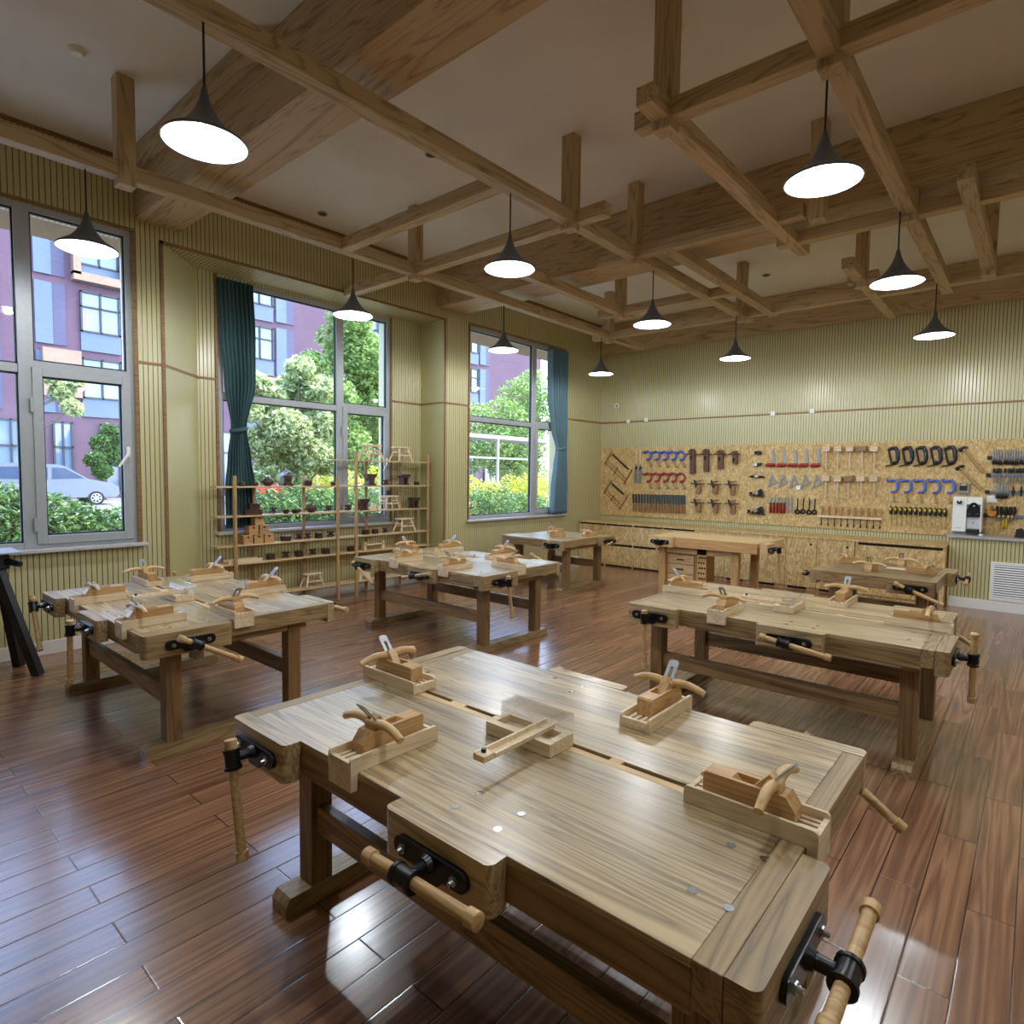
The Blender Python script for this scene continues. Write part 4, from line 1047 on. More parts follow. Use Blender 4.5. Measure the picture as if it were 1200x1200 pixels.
for r, (yr, rowname) in enumerate(((575, 'middle'), (780, 'lowest'))):
    for c in range(3):
        l = 'small brown wooden plane in the %s row, %s from the clamps' % (rowname, ORD[c])
        x = (265, 450, 636)[c]-265; y = yr-575+c*4
        if T is None:
            T = Tool('grooving_plane', l, 'hand plane', Z2(265, 575), 'small brown planes with cross handles')
            T.poly('plane_body', M_BROWN2, pts(Z2, (242, 660), (286, 630), (296, 640), (286, 722), (246, 722)), -.055, -.005)
            T.tube('cross_handle', M_BROWN, pts(Z2, (190, 612), (262, 620), (336, 618)), [.009, .014, .009], -.055)
            T.tube('cross_handle', M_BROWN2, pts(Z2, (240, 592), (300, 580)), [.008, .007], -.03)
            T.poly('plane_iron', M_BLACK, pts(Z2, (222, 578), (238, 574), (262, 640), (246, 662)), -.068, -.05)
        else: T.copies([Z2(265+x, 575+y)], [l])
# little metal planes
T = Tool('block_plane', 'tiny black block plane at the top of the metal plane column', 'hand plane', Z2(912, 285))
T.poly('plane_body', M_IRON, pts(Z2, (876, 275), (900, 262), (945, 264), (950, 290), (925, 306), (885, 300)), -.06, -.004)
T.tube('knob', M_BLACK, pts(Z2, (886, 285), (890, 275)), .018, -.06)
T = Tool('block_plane', 'small block plane with bright front just under the tiny black one', 'hand plane', Z2(905, 408))
T.poly('plane_body', M_STEEL, pts(Z2, (862, 392), (905, 392), (905, 425), (862, 425)), -.05, -.004)
T.poly('lever_cap', M_IRON, pts(Z2, (905, 396), (948, 392), (946, 420), (905, 425)), -.055, -.004)
T = Tool('spokeshave', 'dark metal spokeshave with two wings in the metal plane column', 'spokeshave', Z2(900, 540))
T.tube('wing_handle', M_IRON, pts(Z2, (816, 541), (850, 538), (900, 545), (950, 540), (985, 548)), [.010, .016, .014, .016, .010], -.03)
T.poly('blade', M_STEEL, pts(Z2, (878, 528), (918, 526), (916, 548), (880, 550)), -.05, -.03)
for nm, f, dy, w in (('shorter', 'above', 0, 1.0), ('longer', 'below', 190, 1.25)):
    T = Tool('metal_plane', '%s black metal bench plane %s the other on the tool board' % (nm, f), 'hand plane', Z2(900, 750+dy), 'black metal bench planes')
    q = lambda x, y: Z2(900+(x-900)*w-(8 if dy else 0), y+dy)
    T.poly('sole', M_IRON, pts(q, (822, 735), (835, 745), (975, 755), (975, 762), (818, 745)), -.05, -.004)
    T.poly('frog', M_IRON, pts(q, (850, 742), (905, 700), (940, 672), (955, 680), (930, 748)), -.045, -.01)
    T.tube('front_knob', M_BLACK, pts(q, (834, 735), (834, 708)), [.016, .024], -.03)
    T.tube('rear_tote', M_BLACK, pts(q, (950, 748), (958, 712), (935, 680)), [.02, .02, .016], -.03)
    T.poly('lever_cap', M_STEEL, pts(q, (880, 728), (905, 704), (920, 716), (895, 740)), -.052, -.044)
# try squares, bevels
lab = ['%s red-handled try square in the row, counted from the metal planes' % ORD[i] for i in range(5)]
T = Tool('try_square', lab[0], 'square', Z3(255, 420), 'red handled try squares')
T.poly('blade', M_GREYM, pts(Z3, (316, 250), (340, 246), (360, 408), (328, 408)), -.012, -.008)
T.tube('handle', M_REDH, pts(Z3, (258, 424), (285, 412), (320, 416), (355, 412)), [.022, .028, .028, .024], -.03, 8, .8)
T.copies([Z3(x, 422) for x in (370, 490, 608, 736)], lab[1:])
lab = ['%s grey triangular square below the red try squares, counted from the metal planes' % ORD[i] for i in range(5)]
T = Tool('triangle_square', lab[0], 'square', Z3(320, 515), 'grey triangular squares')
T.hole('triangle_frame', M_GREYM, pts(Z3, (320, 512), (372, 606), (268, 664)), pts(Z3, (322, 560), (346, 602), (298, 632)), -.014, -.004)
T.copies([Z3(320+d, 515+e) for d, e in ((116, 1), (232, 6), (358, 6), (484, 10))], lab[1:])
p = Z3(605, 660)
tag(MB().box(-.032, .032, -.018, 0, -.034, .034, .002).build('paper_tag', M_WHITE, loc=(p[0], YT, p[1])), 'small white square tag among the triangular squares', 'tag')
# red chisels, files
lab = ['%s red-handled chisel in the short row, counted from the metal planes' % ORD[i] for i in range(5)]
T = Tool('red_chisel', lab[0], 'chisel', Z3(305, 820), 'red handled chisels')
T.poly('blade', M_STEEL, pts(Z3, (296, 765), (314, 765), (314, 822), (296, 822)), -.016, -.008)
T.tube('handle', M_REDH, pts(Z3, (305, 836), (304, 925), (304, 934)), [.017, .020, .012], -.02)
T.tube('ferrule', M_BLACK, pts(Z3, (305, 820), (305, 838)), .018, -.02)
T.copies([Z3(305+37*i, 820+i) for i in range(1, 5)], lab[1:])
for i, x in enumerate((492, 533)):
    T = Tool('flat_file', 'plain grey flat file beside the red chisels, %s one' % ORD[i], 'file', Z3(x, 768), 'grey flat files')
    T.poly('file_blade', M_GREYM, pts(Z3, (x-9, 768), (x+9, 768), (x+9, 936), (x-9, 936)), -.012, -.006)
    T.tube('file_tang', M_GREYM, pts(Z3, (x, 768), (x, 752)), [.006, .003], -.01, 6)
lab = ['%s black ring-ended holdfast beside the grey files, counted from the files' % ORD[i] for i in range(4)]
T = Tool('ring_key', lab[0], 'hook tool', Z3(593, 920), 'black ring-ended tools')
T.tube('shaft', M_IRON, pts(Z3, (602, 778), (594, 895)), [.008, .008], -.015)
cx, cz = Z3(593, 920); rr = abs(Z3(620, 920)[0]-cx)
T.tube('ring', M_IRON, [(cx+rr*.8*cos(a), cz+rr*.8*sin(a)) for a in [2*pi*k/16 for k in range(17)]], .012, -.018, 8)
T.copies([Z3(655, 918), Z3(720, 927), Z3(778, 925)], lab[1:])
# mallets
for nm, ys, row, dark in (('upper', (215, 270, 460), ((175, 0), (300, 0), (428, 0), (560, 0), (692, 0)), 3), ('lower', (530, 588, 770), ((168, 0), (295, 6), (415, 4), (550, 4), (690, 6)), 2)):
    for i, (x, e) in enumerate(row):
        d = i == dark
        T = Tool('mallet', '%s wooden mallet in the %s mallet row, counted from the try squares' % (ORD[i], nm), 'mallet', Z4(x, ys[0]+e), 'wooden mallets')
        w = 52 if d else 45; a = 12 if i < 3 else 0
        T.poly('mallet_head', M_MALD if d else M_MALH, pts(Z4, (x-w+a, ys[0]+e), (x+w, ys[0]+e-(6 if d else 0)), (x+w-4, ys[1]+e), (x-w+a, ys[1]+e)), -.085, -.01)
        T.tube('mallet_handle', M_MALH, pts(Z4, (x+4, ys[1]+e-6), (x-2, ys[2]+e)), [.014, .012], -.045, 8)
# rail of carving tools
T = Tool('carving_rail', 'pale wooden rail holding ten carving tools under the mallets', 'tool rail', Z4(80, 960))
T.poly('rail_strip', M_JIG, pts(Z4, (80, 955), (775, 988), (775, 1010), (80, 976)), -.05, -.002)
lab = ['%s carving tool stuck through the pale rail, counted from the ring keys' % ORD[i] for i in range(10)]
T = Tool('carving_tool', lab[0], 'carving tool', Z4(124, 962), 'carving tools in the pale rail')
T.tube('handle', M_TAN, pts(Z4, (124, 855), (126, 900), (124, 950)), [.012, .017, .012], -.025, 8)
T.tube('blade', M_IRON, pts(Z4, (122, 950), (118, 1040)), .006, -.025, 6)
T.tube('blade_tip', M_IRON, pts(Z4, (118, 1036), (117, 1066)), [.010, .012], -.025, 6, .6)
T.copies([Z4(124+i*70.3, 962+i*4) for i in range(1, 10)], lab[1:])
# black C clamps
lab = ['%s black deep-frame clamp in the row, counted from the mallets' % ORD[i] for i in range(5)]
T = Tool('frame_clamp', lab[0], 'clamp', Z5(100, 240), 'black frame clamps')
T.tube('clamp_frame', plain('clamp_black', srgb(24, 30, 40), .3), pts(Z5, (108, 250), (140, 232), (182, 228), (204, 270), (208, 350), (196, 384), (140, 392)), [.018, .022, .026, .026, .026, .024, .02], -.03, 8, .8)
T.tube('clamp_screw', M_IRON, pts(Z5, (108, 240), (138, 402)), [.014, .012], -.03, 8)
T.tube('crank_handle', M_IRON, pts(Z5, (74, 428), (188, 404)), .009, -.035, 6)
T.copies([Z5(100+d, 240+e) for d, e in ((150, -2), (298, -4), (454, -6), (608, -8))], lab[1:])
lab = ['%s blue ribbed clamp below the black frame clamps, counted from the mallets' % ORD[i] for i in range(5)]
T = Tool('ribbed_clamp', lab[0], 'clamp', Z5(95, 570), 'blue ribbed clamps')
T.tube('clamp_jaw', M_BLUE2, pts(Z5, (88, 562), (105, 588), (140, 580), (182, 578), (204, 620), (204, 670), (180, 700), (130, 708)), [.017, .022, .016, .017, .019, .019, .017, .014], -.03, 8, .8)
T.tube('clamp_rod', M_TAN, pts(Z5, (150, 712), (166, 800)), [.009, .011], -.02)
T.tube('crossbar', M_BROWN2, pts(Z5, (150, 812), (185, 806)), .007, -.02, 6)
T.copies([Z5(95+d, 570+e) for d, e in ((143, 1), (293, 2), (447, 3), (602, 4))], lab[1:])
# yellow screwdrivers
lab = ['%s yellow-and-black coping saw in the row below the blue ribbed clamps, counted from the mallets' % ORD[i] for i in range(12)]
T = Tool('coping_saw', lab[0], 'saw', Z5(130, 900), 'yellow and black coping saws')
T.tube('handle_rim', M_BLACK, pts(Z5, (128, 862), (132, 900), (132, 945)), [.016, .026, .018], -.02, 10)
T.tube('handle_grip', M_YEL, pts(Z5, (126, 874), (128, 892), (128, 908)), [.010, .017, .010], -.034, 8)
T.tube('blade', plain('brassy_steel', srgb(176, 150, 84), .4, .6), pts(Z5, (134, 940), (136, 1065), (130, 1072)), [.006, .006, .005], -.016, 6)
T.copies([Z5(130+i*53.2, 900+i*2.1) for i in range(1, 12)], lab[1:])
# hammers
for nm, h, hd in (('upper', ((348, 312), (540, 550), (634, 640)), ((285, 338), (330, 306), (372, 288), (412, 292))), ('lower', ((305, 580), (450, 740), (604, 888)), ((244, 602), (290, 568), (335, 550), (372, 552)))):
    T = Tool('claw_hammer', '%s claw hammer with wooden handle hung aslant beside the tool strips' % nm, 'hammer', Z6(*h[0]), 'claw hammers')
    T.tube('handle', M_TAN, pts(Z6, *h), [.012, .016, .018], -.03)
    T.tube('hammer_head', M_IRON, pts(Z6, *hd), [.026, .020, .016, .008], -.032)
# boxed set behind the dispenser
a, b = Z6(282, 785), Z6(430, 940)
T = Tool('tool_case', 'grey carded tool case with yellow-topped black front above the dispenser', 'tool case', ((a[0]+b[0])/2, b[1]))
w = (b[0]-a[0])/2; h = a[1]-b[1]
MB().box(-w, w, -.05, 0, 0, h, .004).build('case_body', M_GREYM, T.t)
MB().box(-w*.75, w*.65, -.054, -.05, h*.25, h*.85).build('case_front', M_BLACK, T.t)
MB().prism([(-w*.7, h*.72), (w*.55, h*.72), (w*.3, h*.84), (-w*.3, h*.88)], -.057, -.054).build('case_label', M_YEL, T.t)
# magnetic strips
bar_m = plain('strip_blue_grey', srgb(120, 132, 160), .3, .4)
strips = [(685, 437, Z6, 'topmost', 460), (668, 680, Z6, 'second', 680), (652, 916, Z6, 'third', 916)]
def strip(p0, lab):
    T = Tool('magnetic_strip', lab, 'tool strip', p0, 'magnetic tool strips')
    L = .95
    MB().box(.045, L, -.022, -.002, -.018, .018, .002).build('strip_bar', bar_m, T.t)
    for x in (0, L): MB().box(x-.002, x+.048, -.028, -.001, -.024, .024, .004).build('end_cap', M_BLACK, T.t)
for i, (x, y, f, nm, _) in enumerate(strips): strip(f(x, y), 'blue-grey magnetic strip with black ends, %s of the four' % nm)
q4 = Z7(725, 440); strip(q4, 'blue-grey magnetic strip with black ends, lowest of the four beside the dispenser')
def bits(name, cat, grp, lab, spec, up):
    """small tools held on a strip, spec = [(zoom x, scale)], up: blades point up"""
    T = None
    for i, (pnt, k) in enumerate(spec):
        l = lab % ORD[i]
        if T is None:
            T = Tool(name, l, cat, pnt, grp); s = 1 if up else -1
            MB().tube([(0, -.032, s*-.015), (0, -.032, s*.105), (0, -.032, s*.115)], [.006, .006, .003], 6).build('shank', M_GREYM, T.t, 40)
            MB().tube([(0, -.034, s*-.03), (0, -.034, s*-.045), (0, -.034, s*-.085), (0, -.034, s*-.09)], [.009, .0125, .0125, .008], 8).build('grip', M_BLACK, T.t, 50)
        else: T.copies([pnt], [l], [(1, 1, k)])
bits('needle_file', 'needle file', 'small tools on the topmost strip', '%s small black-gripped tool on the topmost strip, counted from the black end', [(Z6(x, 437), k) for x, k in ((770, 1), (803, .95), (840, 1), (876, 1.05), (925, 1), (960, .9), (1000, 1), (1035, .95), (1072, 1.1), (1105, 1), (1150, .9), (1190, 1))], True)
bits('needle_file', 'needle file', 'small tools on the second strip', '%s small black-gripped tool on the second strip, counted from the black end', [(Z6(x, 680), k) for x, k in ((775, 1), (815, .9), (835, 1.05), (865, 1), (930, 1), (985, 1), (1010, .95), (1045, 1.05), (1100, .9), (1130, 1), (1160, 1), (1192, 1))], False)
bits('needle_file', 'needle file', 'small tools on the third strip', '%s small black-gripped tool on the third strip, counted from the black end', [(Z6(x, 916), k) for x, k in ((818, .9), (845, .95), (885, 1), (905, .9), (935, 1), (970, .95))], True)
for i, x in enumerate((1048, 1160)):
    T = Tool('drill_bit', 'short black drill bit with collar on the third strip, %s past the files' % ORD[i], 'drill bit', Z6(x, 916), 'drill bits')
    MB().tube([(0, -.034, .075), (0, -.034, .02), (0, -.034, -.06)], [.008, .010, .012], 8).build('bit_shank', M_IRON, T.t, 40)
    MB().tube([(0, -.034, .0), (0, -.034, .02)], .022, 10).build('collar', M_BLACK, T.t, 40)
p = Z6(748, 1020)
tag(MB().box(-.055, .055, -.006, 0, -.045, .045, .001).build('paper_note', M_WHITE, loc=(p[0], YT, p[1])), 'square white paper note under the third magnetic strip', 'note')
# pliers on the lowest strip
lab = ['%s black-and-yellow pliers on the lowest strip, counted from the dispenser' % ORD[i] for i in range(4)]
T = Tool('pliers', lab[0], 'pliers', Z7(910, 440), 'pliers on the lowest strip')
for s in (-1, 1): MB().tube([(s*.006, -.036, .0), (s*.03, -.036, .05), (s*.022, -.036, .12)], [.010, .015, .012], 8).build('grip', M_BLACK, T.t, 50)
MB().tube([(0, -.036, .01), (0, -.036, -.02), (0, -.036, -.075)], [.016, .018, .006], 8, True, .7).build('jaws', M_GREYM, T.t, 50)
MB().cyl((0, -.056, -.005), (0, -.03, -.005), .014, n=12).build('pivot', M_YEL, T.t, 40)
T.copies([Z7(958, 442), Z7(1018, 444), Z7(1060, 446)], lab[1:])
T = Tool('tape_measure', 'rounded orange-and-grey tape measure on the lowest strip nearest the dispenser', 'tape measure', Z7(825, 405))
MB().tube([(0, -.06, 0), (0, -.025, 0)], .05, 18).build('tape_case', plain('orange_plastic', srgb(226, 150, 40), .4), T.t, 40)
MB().tube([(-.005, -.055, .045), (.02, -.055, .06)], [.035, .03], 10).build('tape_grip', plain('grey_rubber', srgb(110, 100, 96), .6), T.t, 40)
for i, x in enumerate((960, 995)):
    T = Tool('screwdriver', 'slim yellow screwdriver hanging under the lowest strip, %s one' % ORD[i], 'screwdriver', Z7(x, 470), 'slim yellow screwdrivers')
    MB().tube([(0, -.03, -.01), (-.004, -.03, -.12), (-.004, -.03, -.13)], [.012, .014, .008], 8).build('handle', M_YEL, T.t, 50)
    MB().tube([(0, -.03, -.01), (0, -.03, .04)], .005, 6).build('shaft', M_STEEL, T.t, 50)
T = Tool('bench_clamp', 'black clamp head standing on the grey ledge at the frame edge', 'clamp', (on_y(1194, 662, 10.05).x, .936))
T.t.location.y = 10.05
MB().box(-.06, .16, -.05, .05, 0, .03, .004).build('clamp_base', M_BLACK, T.t)
MB().prism([(-.05, .03), (.10, .03), (.14, .07), (.10, .12), (.05, .08), (0, .12), (-.05, .10)], -.03, .03).build('clamp_head', M_BLACK, T.t)
for i, px in enumerate((1126, 1150, 1174)): pass
# ---------------------------------------------------------------- hot water dispenser
d = thing('water_dispenser', 'white water dispenser with dark arched panel standing on the grey ledge', 'water dispenser', (-.715, 10.12, .936))
W, H, D = .155, .50, .16
MB().box(-W, W, -D+.05, D, .04, H, .012).build('dispenser_body', M_WHITE, d)
MB().box(-W, -.005, -D, -D+.06, .04, H, .008).build('front_cover', M_WHITE, d)
MB().box(.14, W, -D, -D+.06, .04, H, .004).box(-.005, .14, -D, -D+.06, .40, H, .004).build('front_frame', M_WHITE, d)
arch = [(0, .24), (.135, .24)]+[(.0675+.0675*cos(a), .30+.13*sin(a)) for a in [pi*k/16 for k in range(17)]]
pn = MB().prism(arch, -D-.004, -D+.055).build('control_panel', plain('panel_navy', srgb(26, 28, 40), .15), d)
MB().cyl((.07, -D-.007, .385), (.07, -D-.004, .385), .008, n=12).build('indicator', M_WHITE, pn)
for x in (.03, .105): MB().box(x-.014, x+.014, -D-.006, -D-.004, .275, .282).build('button', M_STEEL, pn)
MB().box(0, .138, -D+.03, -D+.055, .085, .24).build('dispensing_bay', plain('bay_grey', srgb(206, 208, 212), .3), d)
MB().cyl((.068, -D+.02, .165), (.068, -D+.03, .165), .010, n=12).build('tap', M_GREYM, d)
MB().box(0, .14, -D-.005, -D+.055, .02, .075, .004).build('drip_tray', M_BLACK, d)
MB().box(-.13, -.05, -D-.0015, -D+.001, .085, .09).build('logo_plate', M_GREYM, d)
MB().box(-W+.01, W-.01, -D+.06, D-.02, 0, .042).build('base', M_GREYM, d)
kn = MB().cyl((-.085, -D-.03, .43), (-.085, -D, .43), .028, n=14); kn.build('dial', M_BLACK, d, 40)
MB().cyl((-.085, -D-.034, .448), (-.085, -D-.03, .448), .012, n=12).build('dial_cap', M_WHITE, d, 40)
MB().tube([(.14, -D-.02, .01), (.165, -D-.03, .014), (.18, -D-.01, .012)], [.012, .016, .01], 8).build('cup_holder', M_WHITE, d, 40)
# ================================================================== outdoors
GZ = 0.05
struct(MB().box(-70, -7.5, -40, 90, GZ-.3, GZ).build('ground', plain('paving', srgb(104, 104, 106), .8, var=.08, scale=.6)), 'grey paving outside the windows')
PUR = plain('plum_render', srgb(100, 76, 92), .8, var=.05, scale=.8)
PANEL = plain('blue_grey_panel', srgb(96, 112, 138), .6, var=.03, scale=1)
PANELD = plain('dusk_panel', srgb(78, 76, 102), .6, var=.03, scale=1)
CRM = plain('cream_boards', srgb(154, 130, 110), .7, var=.05, scale=3)
FRM = plain('dark_frame', srgb(60, 62, 72), .5)
WPANE = plain('reflecting_pane', srgb(120, 140, 160), .08, .0, spec=1.0, var=.1, scale=.9)
XF = -40.0
bld = thing('apartment_building', 'plum-coloured apartment building with blue-grey panels across the road', 'building', (XF-4, 24, GZ))
o = bld.location
def fp(px, py): p = on_x(px, py, XF); return p.y, p.z
ymax = fp(634, 420)[0]
MB().box(-4, 4, -30, ymax-24, 0, 19).build('outer_wall', PUR, bld)
def facade(name, mat, ya, yb, za, zb, out=.12, par=None):
    return MB().box(4-.02, 4+out, ya-24, yb-24, za-GZ, zb-GZ).build(name, mat, par or bld)
def win(ya, yb, za, zb, nx=2, nz=2, par=None, out=.16):
    w = MB(); t = .09
    w.box(4, 4+out, ya-24, ya+t-24, za-GZ, zb-GZ).box(4, 4+out, yb-t-24, yb-24, za-GZ, zb-GZ).box(4, 4+out, ya-24, yb-24, za-GZ, za+t-GZ).box(4, 4+out, ya-24, yb-24, zb-t-GZ, zb-GZ)
    for i in range(1, nx): y = ya+(yb-ya)*i/nx; w.box(4, 4+out, y-.04-24, y+.04-24, za-GZ, zb-GZ)
    if nz == 2: z = za+(zb-za)*.62; w.box(4, 4+out, ya-24, yb-24, z-.04-GZ, z+.04-GZ)
    f = w.build('window', FRM, par or bld)
    MB().box(4, 4+.05, ya+t-24, yb-t-24, za+t-GZ, zb-t-GZ).build('window_pane', WPANE, f)
# bays repeat along the facade, storeys are about 3.3 m
def zf(py, px=60): return fp(px, py)[1]
for y0, kind in ((-3.0, 'PW'), (3.2, 'WP'), (8.05, 'PW'), (13.6, 'PW'), (19.2, 'WP'), (26.0, 'PW'), (32.6, 'WP'), (39.2, 'WP')):
    for s in range(4):
        zb = 4.55+s*3.6
        pa, wa = (y0, y0+2.0) if kind == 'PW' else (y0+2.1, y0)
        facade('facade_panel', PANEL, pa, pa+.75, zb+.1, zb+3.3)
        facade('facade_panel', PANELD, pa+.75, pa+1.35, zb+.1, zb+3.3, .06)
        win(wa, wa+1.9, zb+1.0, zb+3.2)
        facade('facade_panel', PANEL, wa, wa+1.9, zb, zb+1.0, .10)
        if s == 2 and kind == 'PW':
            for q in ((wa-.35, wa, zb+.35, zb+3.45), (wa+1.9, wa+2.25, zb+.35, zb+3.45), (wa-.35, wa+2.25, zb+.05, zb+.5), (wa-.35, wa+2.25, zb+3.2, zb+3.5)): facade('window_box', CRM, *q, .5)
    facade('cream_band', CRM, y0+.2, y0+1.9, 5.5, 8.0, .5)
    win(y0+.6, y0+1.5, .6, 4.2); win(y0+2.8, y0+4.6, .6, 4.2)
# ---------------------------------------------------------------- parked cars
def car(name, label, loc, body_m, van=True):
    t = thing(name, label, 'car', loc)
    if van:
        pr = [(-2.3, .35), (2.25, .35), (2.38, .5), (2.36, .82), (2.1, .98), (1.15, 1.18), (.35, 1.72), (.1, 1.80), (-2.2, 1.84), (-2.36, 1.6), (-2.4, .6)]
        wins = [[(1.02, 1.2), (.30, 1.64), (-.15, 1.66), (-.15, 1.16)], [(-.3, 1.16), (-.3, 1.66), (-1.1, 1.68), (-1.1, 1.16)], [(-1.22, 1.16), (-1.22, 1.68), (-2.15, 1.66), (-2.2, 1.18)]]
    else:
        pr = [(-2.1, .3), (2.1, .3), (2.2, .6), (1.9, .85), (1.1, .95), (.5, 1.4), (-1.0, 1.42), (-1.6, 1.0), (-2.15, .95), (-2.2, .6)]
        wins = [[(.95, .96), (.45, 1.34), (-.2, 1.36), (-.2, .96)], [(-.3, .96), (-.3, 1.36), (-.95, 1.36), (-1.4, .98)]]
    MB().prism(pr, -.85, .85, 'YZ').build('car_body', body_m, t)
    for w in wins:
        for s in (-1, 1): MB().prism(w, s*.852-.006, s*.852+.006, 'YZ').build('side_window', plain('car_glass', srgb(66, 84, 110), .08), t)
    for y in (-1.45, 1.45):
        for s in (-1, 1):
            wh = MB().cyl((s*.72, y, .31), (s*.88, y, .31), .31, n=22).build('wheel', M_BLACK, t, 40)
            hb = MB().cyl((s*.88, y, .31), (s*.892, y, .31), .05, n=12).lathe([(0, 0), (0, 0)]) if False else MB().cyl((s*.88, y, .31), (s*.89, y, .31), .06, n=12)
            for k in range(7):
                q0 = 2*pi*k/7
                hb.tube([(s*.886, y, .31), (s*.886, y+.2*cos(q0), .31+.2*sin(q0))], .034, 6)
            hb.tube([(s*.886, y+.2*cos(2*pi*k/24), .31+.2*sin(2*pi*k/24)) for k in range(25)], .02, 6, False)
            hb.build('hubcap', M_ALU, wh)
    for s in (-1, 1): MB().box(s*.6-.18, s*.6+.18, 2.2 if van else 2.0, 2.36 if van else 2.14, .62, .78, .02).build('headlamp', M_WHITE, t)
silver = plain('silver_paint', srgb(128, 136, 148), .25, .3)
yv = on_x(133, 575, -33).y
car('van', 'silver passenger van parked across the road outside the first window', (-33, yv-2.38, GZ), silver)
yr = on_x(310, 565, -30).y
car('car', 'red car parked beyond the tree outside the recessed window', (-31, yr+1.0, GZ), plain('red_paint', srgb(190, 40, 44), .25), False)
car('car', 'white car parked beside the red car beyond the tree', (-31, yr+6.2, GZ), plain('white_car', srgb(225, 225, 228), .25), False)
# ---------------------------------------------------------------- planting
def leafmat(name, a, b, c):
    m, n, l, bs = new_mat(name)
    g = n.new('ShaderNodeNewGeometry'); wn = n.new('ShaderNodeTexNoise'); wn.inputs['Scale'].default_value = 9.0; wn.inputs['Detail'].default_value = 2
    l.new(g.outputs['Position'], wn.inputs['Vector'])
    cr = n.new('ShaderNodeValToRGB'); e = cr.color_ramp.elements
    e[0].position = .34; e[0].color = a; e[1].position = .66; e[1].color = c; k = e.new(.5); k.color = b
    l.new(wn.outputs['Fac'], cr.inputs['Fac']); l.new(cr.outputs[0], bs.inputs['Base Color'])
    bs.inputs['Roughness'].default_value = .45
    bs.inputs['Subsurface Weight'].default_value = 0.0
    tr = n.new('ShaderNodeBsdfTranslucent'); l.new(cr.outputs[0], tr.inputs[0])
    mx = n.new('ShaderNodeMixShader'); mx.inputs[0].default_value = .4
    l.new(bs.outputs[0], mx.inputs[1]); l.new(tr.outputs[0], mx.inputs[2]); l.new(mx.outputs[0], n['Material Output'].inputs['Surface'])
    return m
LEAF = leafmat('leaf_green', srgb(70, 110, 56), srgb(124, 160, 84), srgb(190, 204, 130))
LEAF2 = leafmat('leaf_pale', srgb(110, 140, 84), srgb(176, 190, 134), srgb(222, 224, 184))
LEAF3 = leafmat('leaf_dark', srgb(44, 78, 44), srgb(78, 118, 66), srgb(124, 158, 84))
LEAF4 = leafmat('leaf_yellow', srgb(120, 144, 48), srgb(176, 184, 64), srgb(214, 208, 92))
BARK = plain('bark', srgb(110, 98, 86), .8, var=.15, scale=14)
def leaves(blobs, n, size, rng):
    """leaf quads scattered through a set of ellipsoid clumps (cx, cy, cz, rx, ry, rz)"""
    bm = bmesh.new(); vol = [b[3]*b[4]*b[5] for b in blobs]; tot = sum(vol)
    for b, v in zip(blobs, vol):
        for _ in range(int(n*v/tot)):
            while True:
                p = Vector((rng.uniform(-1, 1), rng.uniform(-1, 1), rng.uniform(-1, 1)))
                if .35 < p.length < 1: break
            c = Vector((b[0]+p.x*b[3], b[1]+p.y*b[4], b[2]+p.z*b[5]))
            d = Vector((rng.uniform(-1, 1), rng.uniform(-1, 1), rng.uniform(-.7, .7))).normalized()
            e = d.cross(Vector((rng.uniform(-1, 1), rng.uniform(-1, 1), rng.uniform(-1, 1)))).normalized()
            s = size*rng.uniform(.6, 1.3)
            nn = d.cross(e)*s*.15
            q = [c-d*s, c+e*s*.42+nn, c+d*s, c-e*s*.42+nn]
            bm.faces.new([bm.verts.new(x) for x in q])
    return bm
def plantthing(name, label, cat, loc, blobs, n, size, mat, trunk=None, group=None, seed=1):
    rng = random.Random(seed)
    t = thing(name, label, cat, loc, group=group)
    mb = MB(); mb.bm.free(); mb.bm = leaves(blobs, n, size, rng)
    bm = mb.bm; me = bpy.data.meshes.new('foliage'); bm.to_mesh(me); bm.free(); me.materials.append(mat)
    ob = bpy.data.objects.new('foliage', me); COL.objects.link(ob); ob.parent = t
    tk = MB()
    if trunk:
        h, r = trunk
        tk.tube([(0, 0, -.1), (.05, .03, h*.4), (-.05, .08, h*.7), (.0, 0, h)], [r, r*.85, r*.7, r*.5], 9)
        for b in blobs:
            a = Vector((0, 0, h*rng.uniform(.45, .95))); c = Vector(b[:3])
            m = (a+c)/2+Vector((rng.uniform(-.1, .1), rng.uniform(-.1, .1), -.05))
            tk.tube([a, m, c], [r*.45, r*.3, r*.12], 6)
        tk.build('trunk', BARK, t, 60)
    else:
        for b in blobs: tk.tube([(b[0]*.8, b[1], -.05), (b[0], b[1], b[2]*.6), (b[0], b[1], b[2])], [.03, .02, .01], 5)
        tk.build('stems', BARK, t)
    return t
# big leafy tree outside the recessed window: crown centre seen around the right pane
def opt(px, py, X): return on_x(px, py, X)
def tree_at(name, label, X, pxs, n, size, mat, trunk_px, seed, th):
    base = opt(*trunk_px, X); L = Vector((X, base.y, GZ))
    bl = []
    for px, py, r, dx in pxs:
        p = opt(px, py, X+dx); q = opt(px+r, py, X+dx); rr = abs(q.y-p.y)
        bl.append((p.x-L.x, p.y-L.y, p.z-L.z, rr*.9, rr, rr*.85))
    return plantthing(name, label, 'tree', L, bl, n, size, mat, (th, .09), 'trees outside the windows', seed)
tree_at('leafy_tree', 'big leafy green tree filling the recessed window', -16.0,
        [(420, 420, 34, 0), (385, 470, 32, .6), (430, 490, 34, -.4), (410, 375, 24, .3), (366, 430, 20, .2), (400, 520, 30, .5), (355, 480, 22, .4), (440, 440, 26, -.6), (385, 395, 14, 0), (434, 545, 22, -.3)], 15000, .105, LEAF, (398, 600), 3, 3.2)
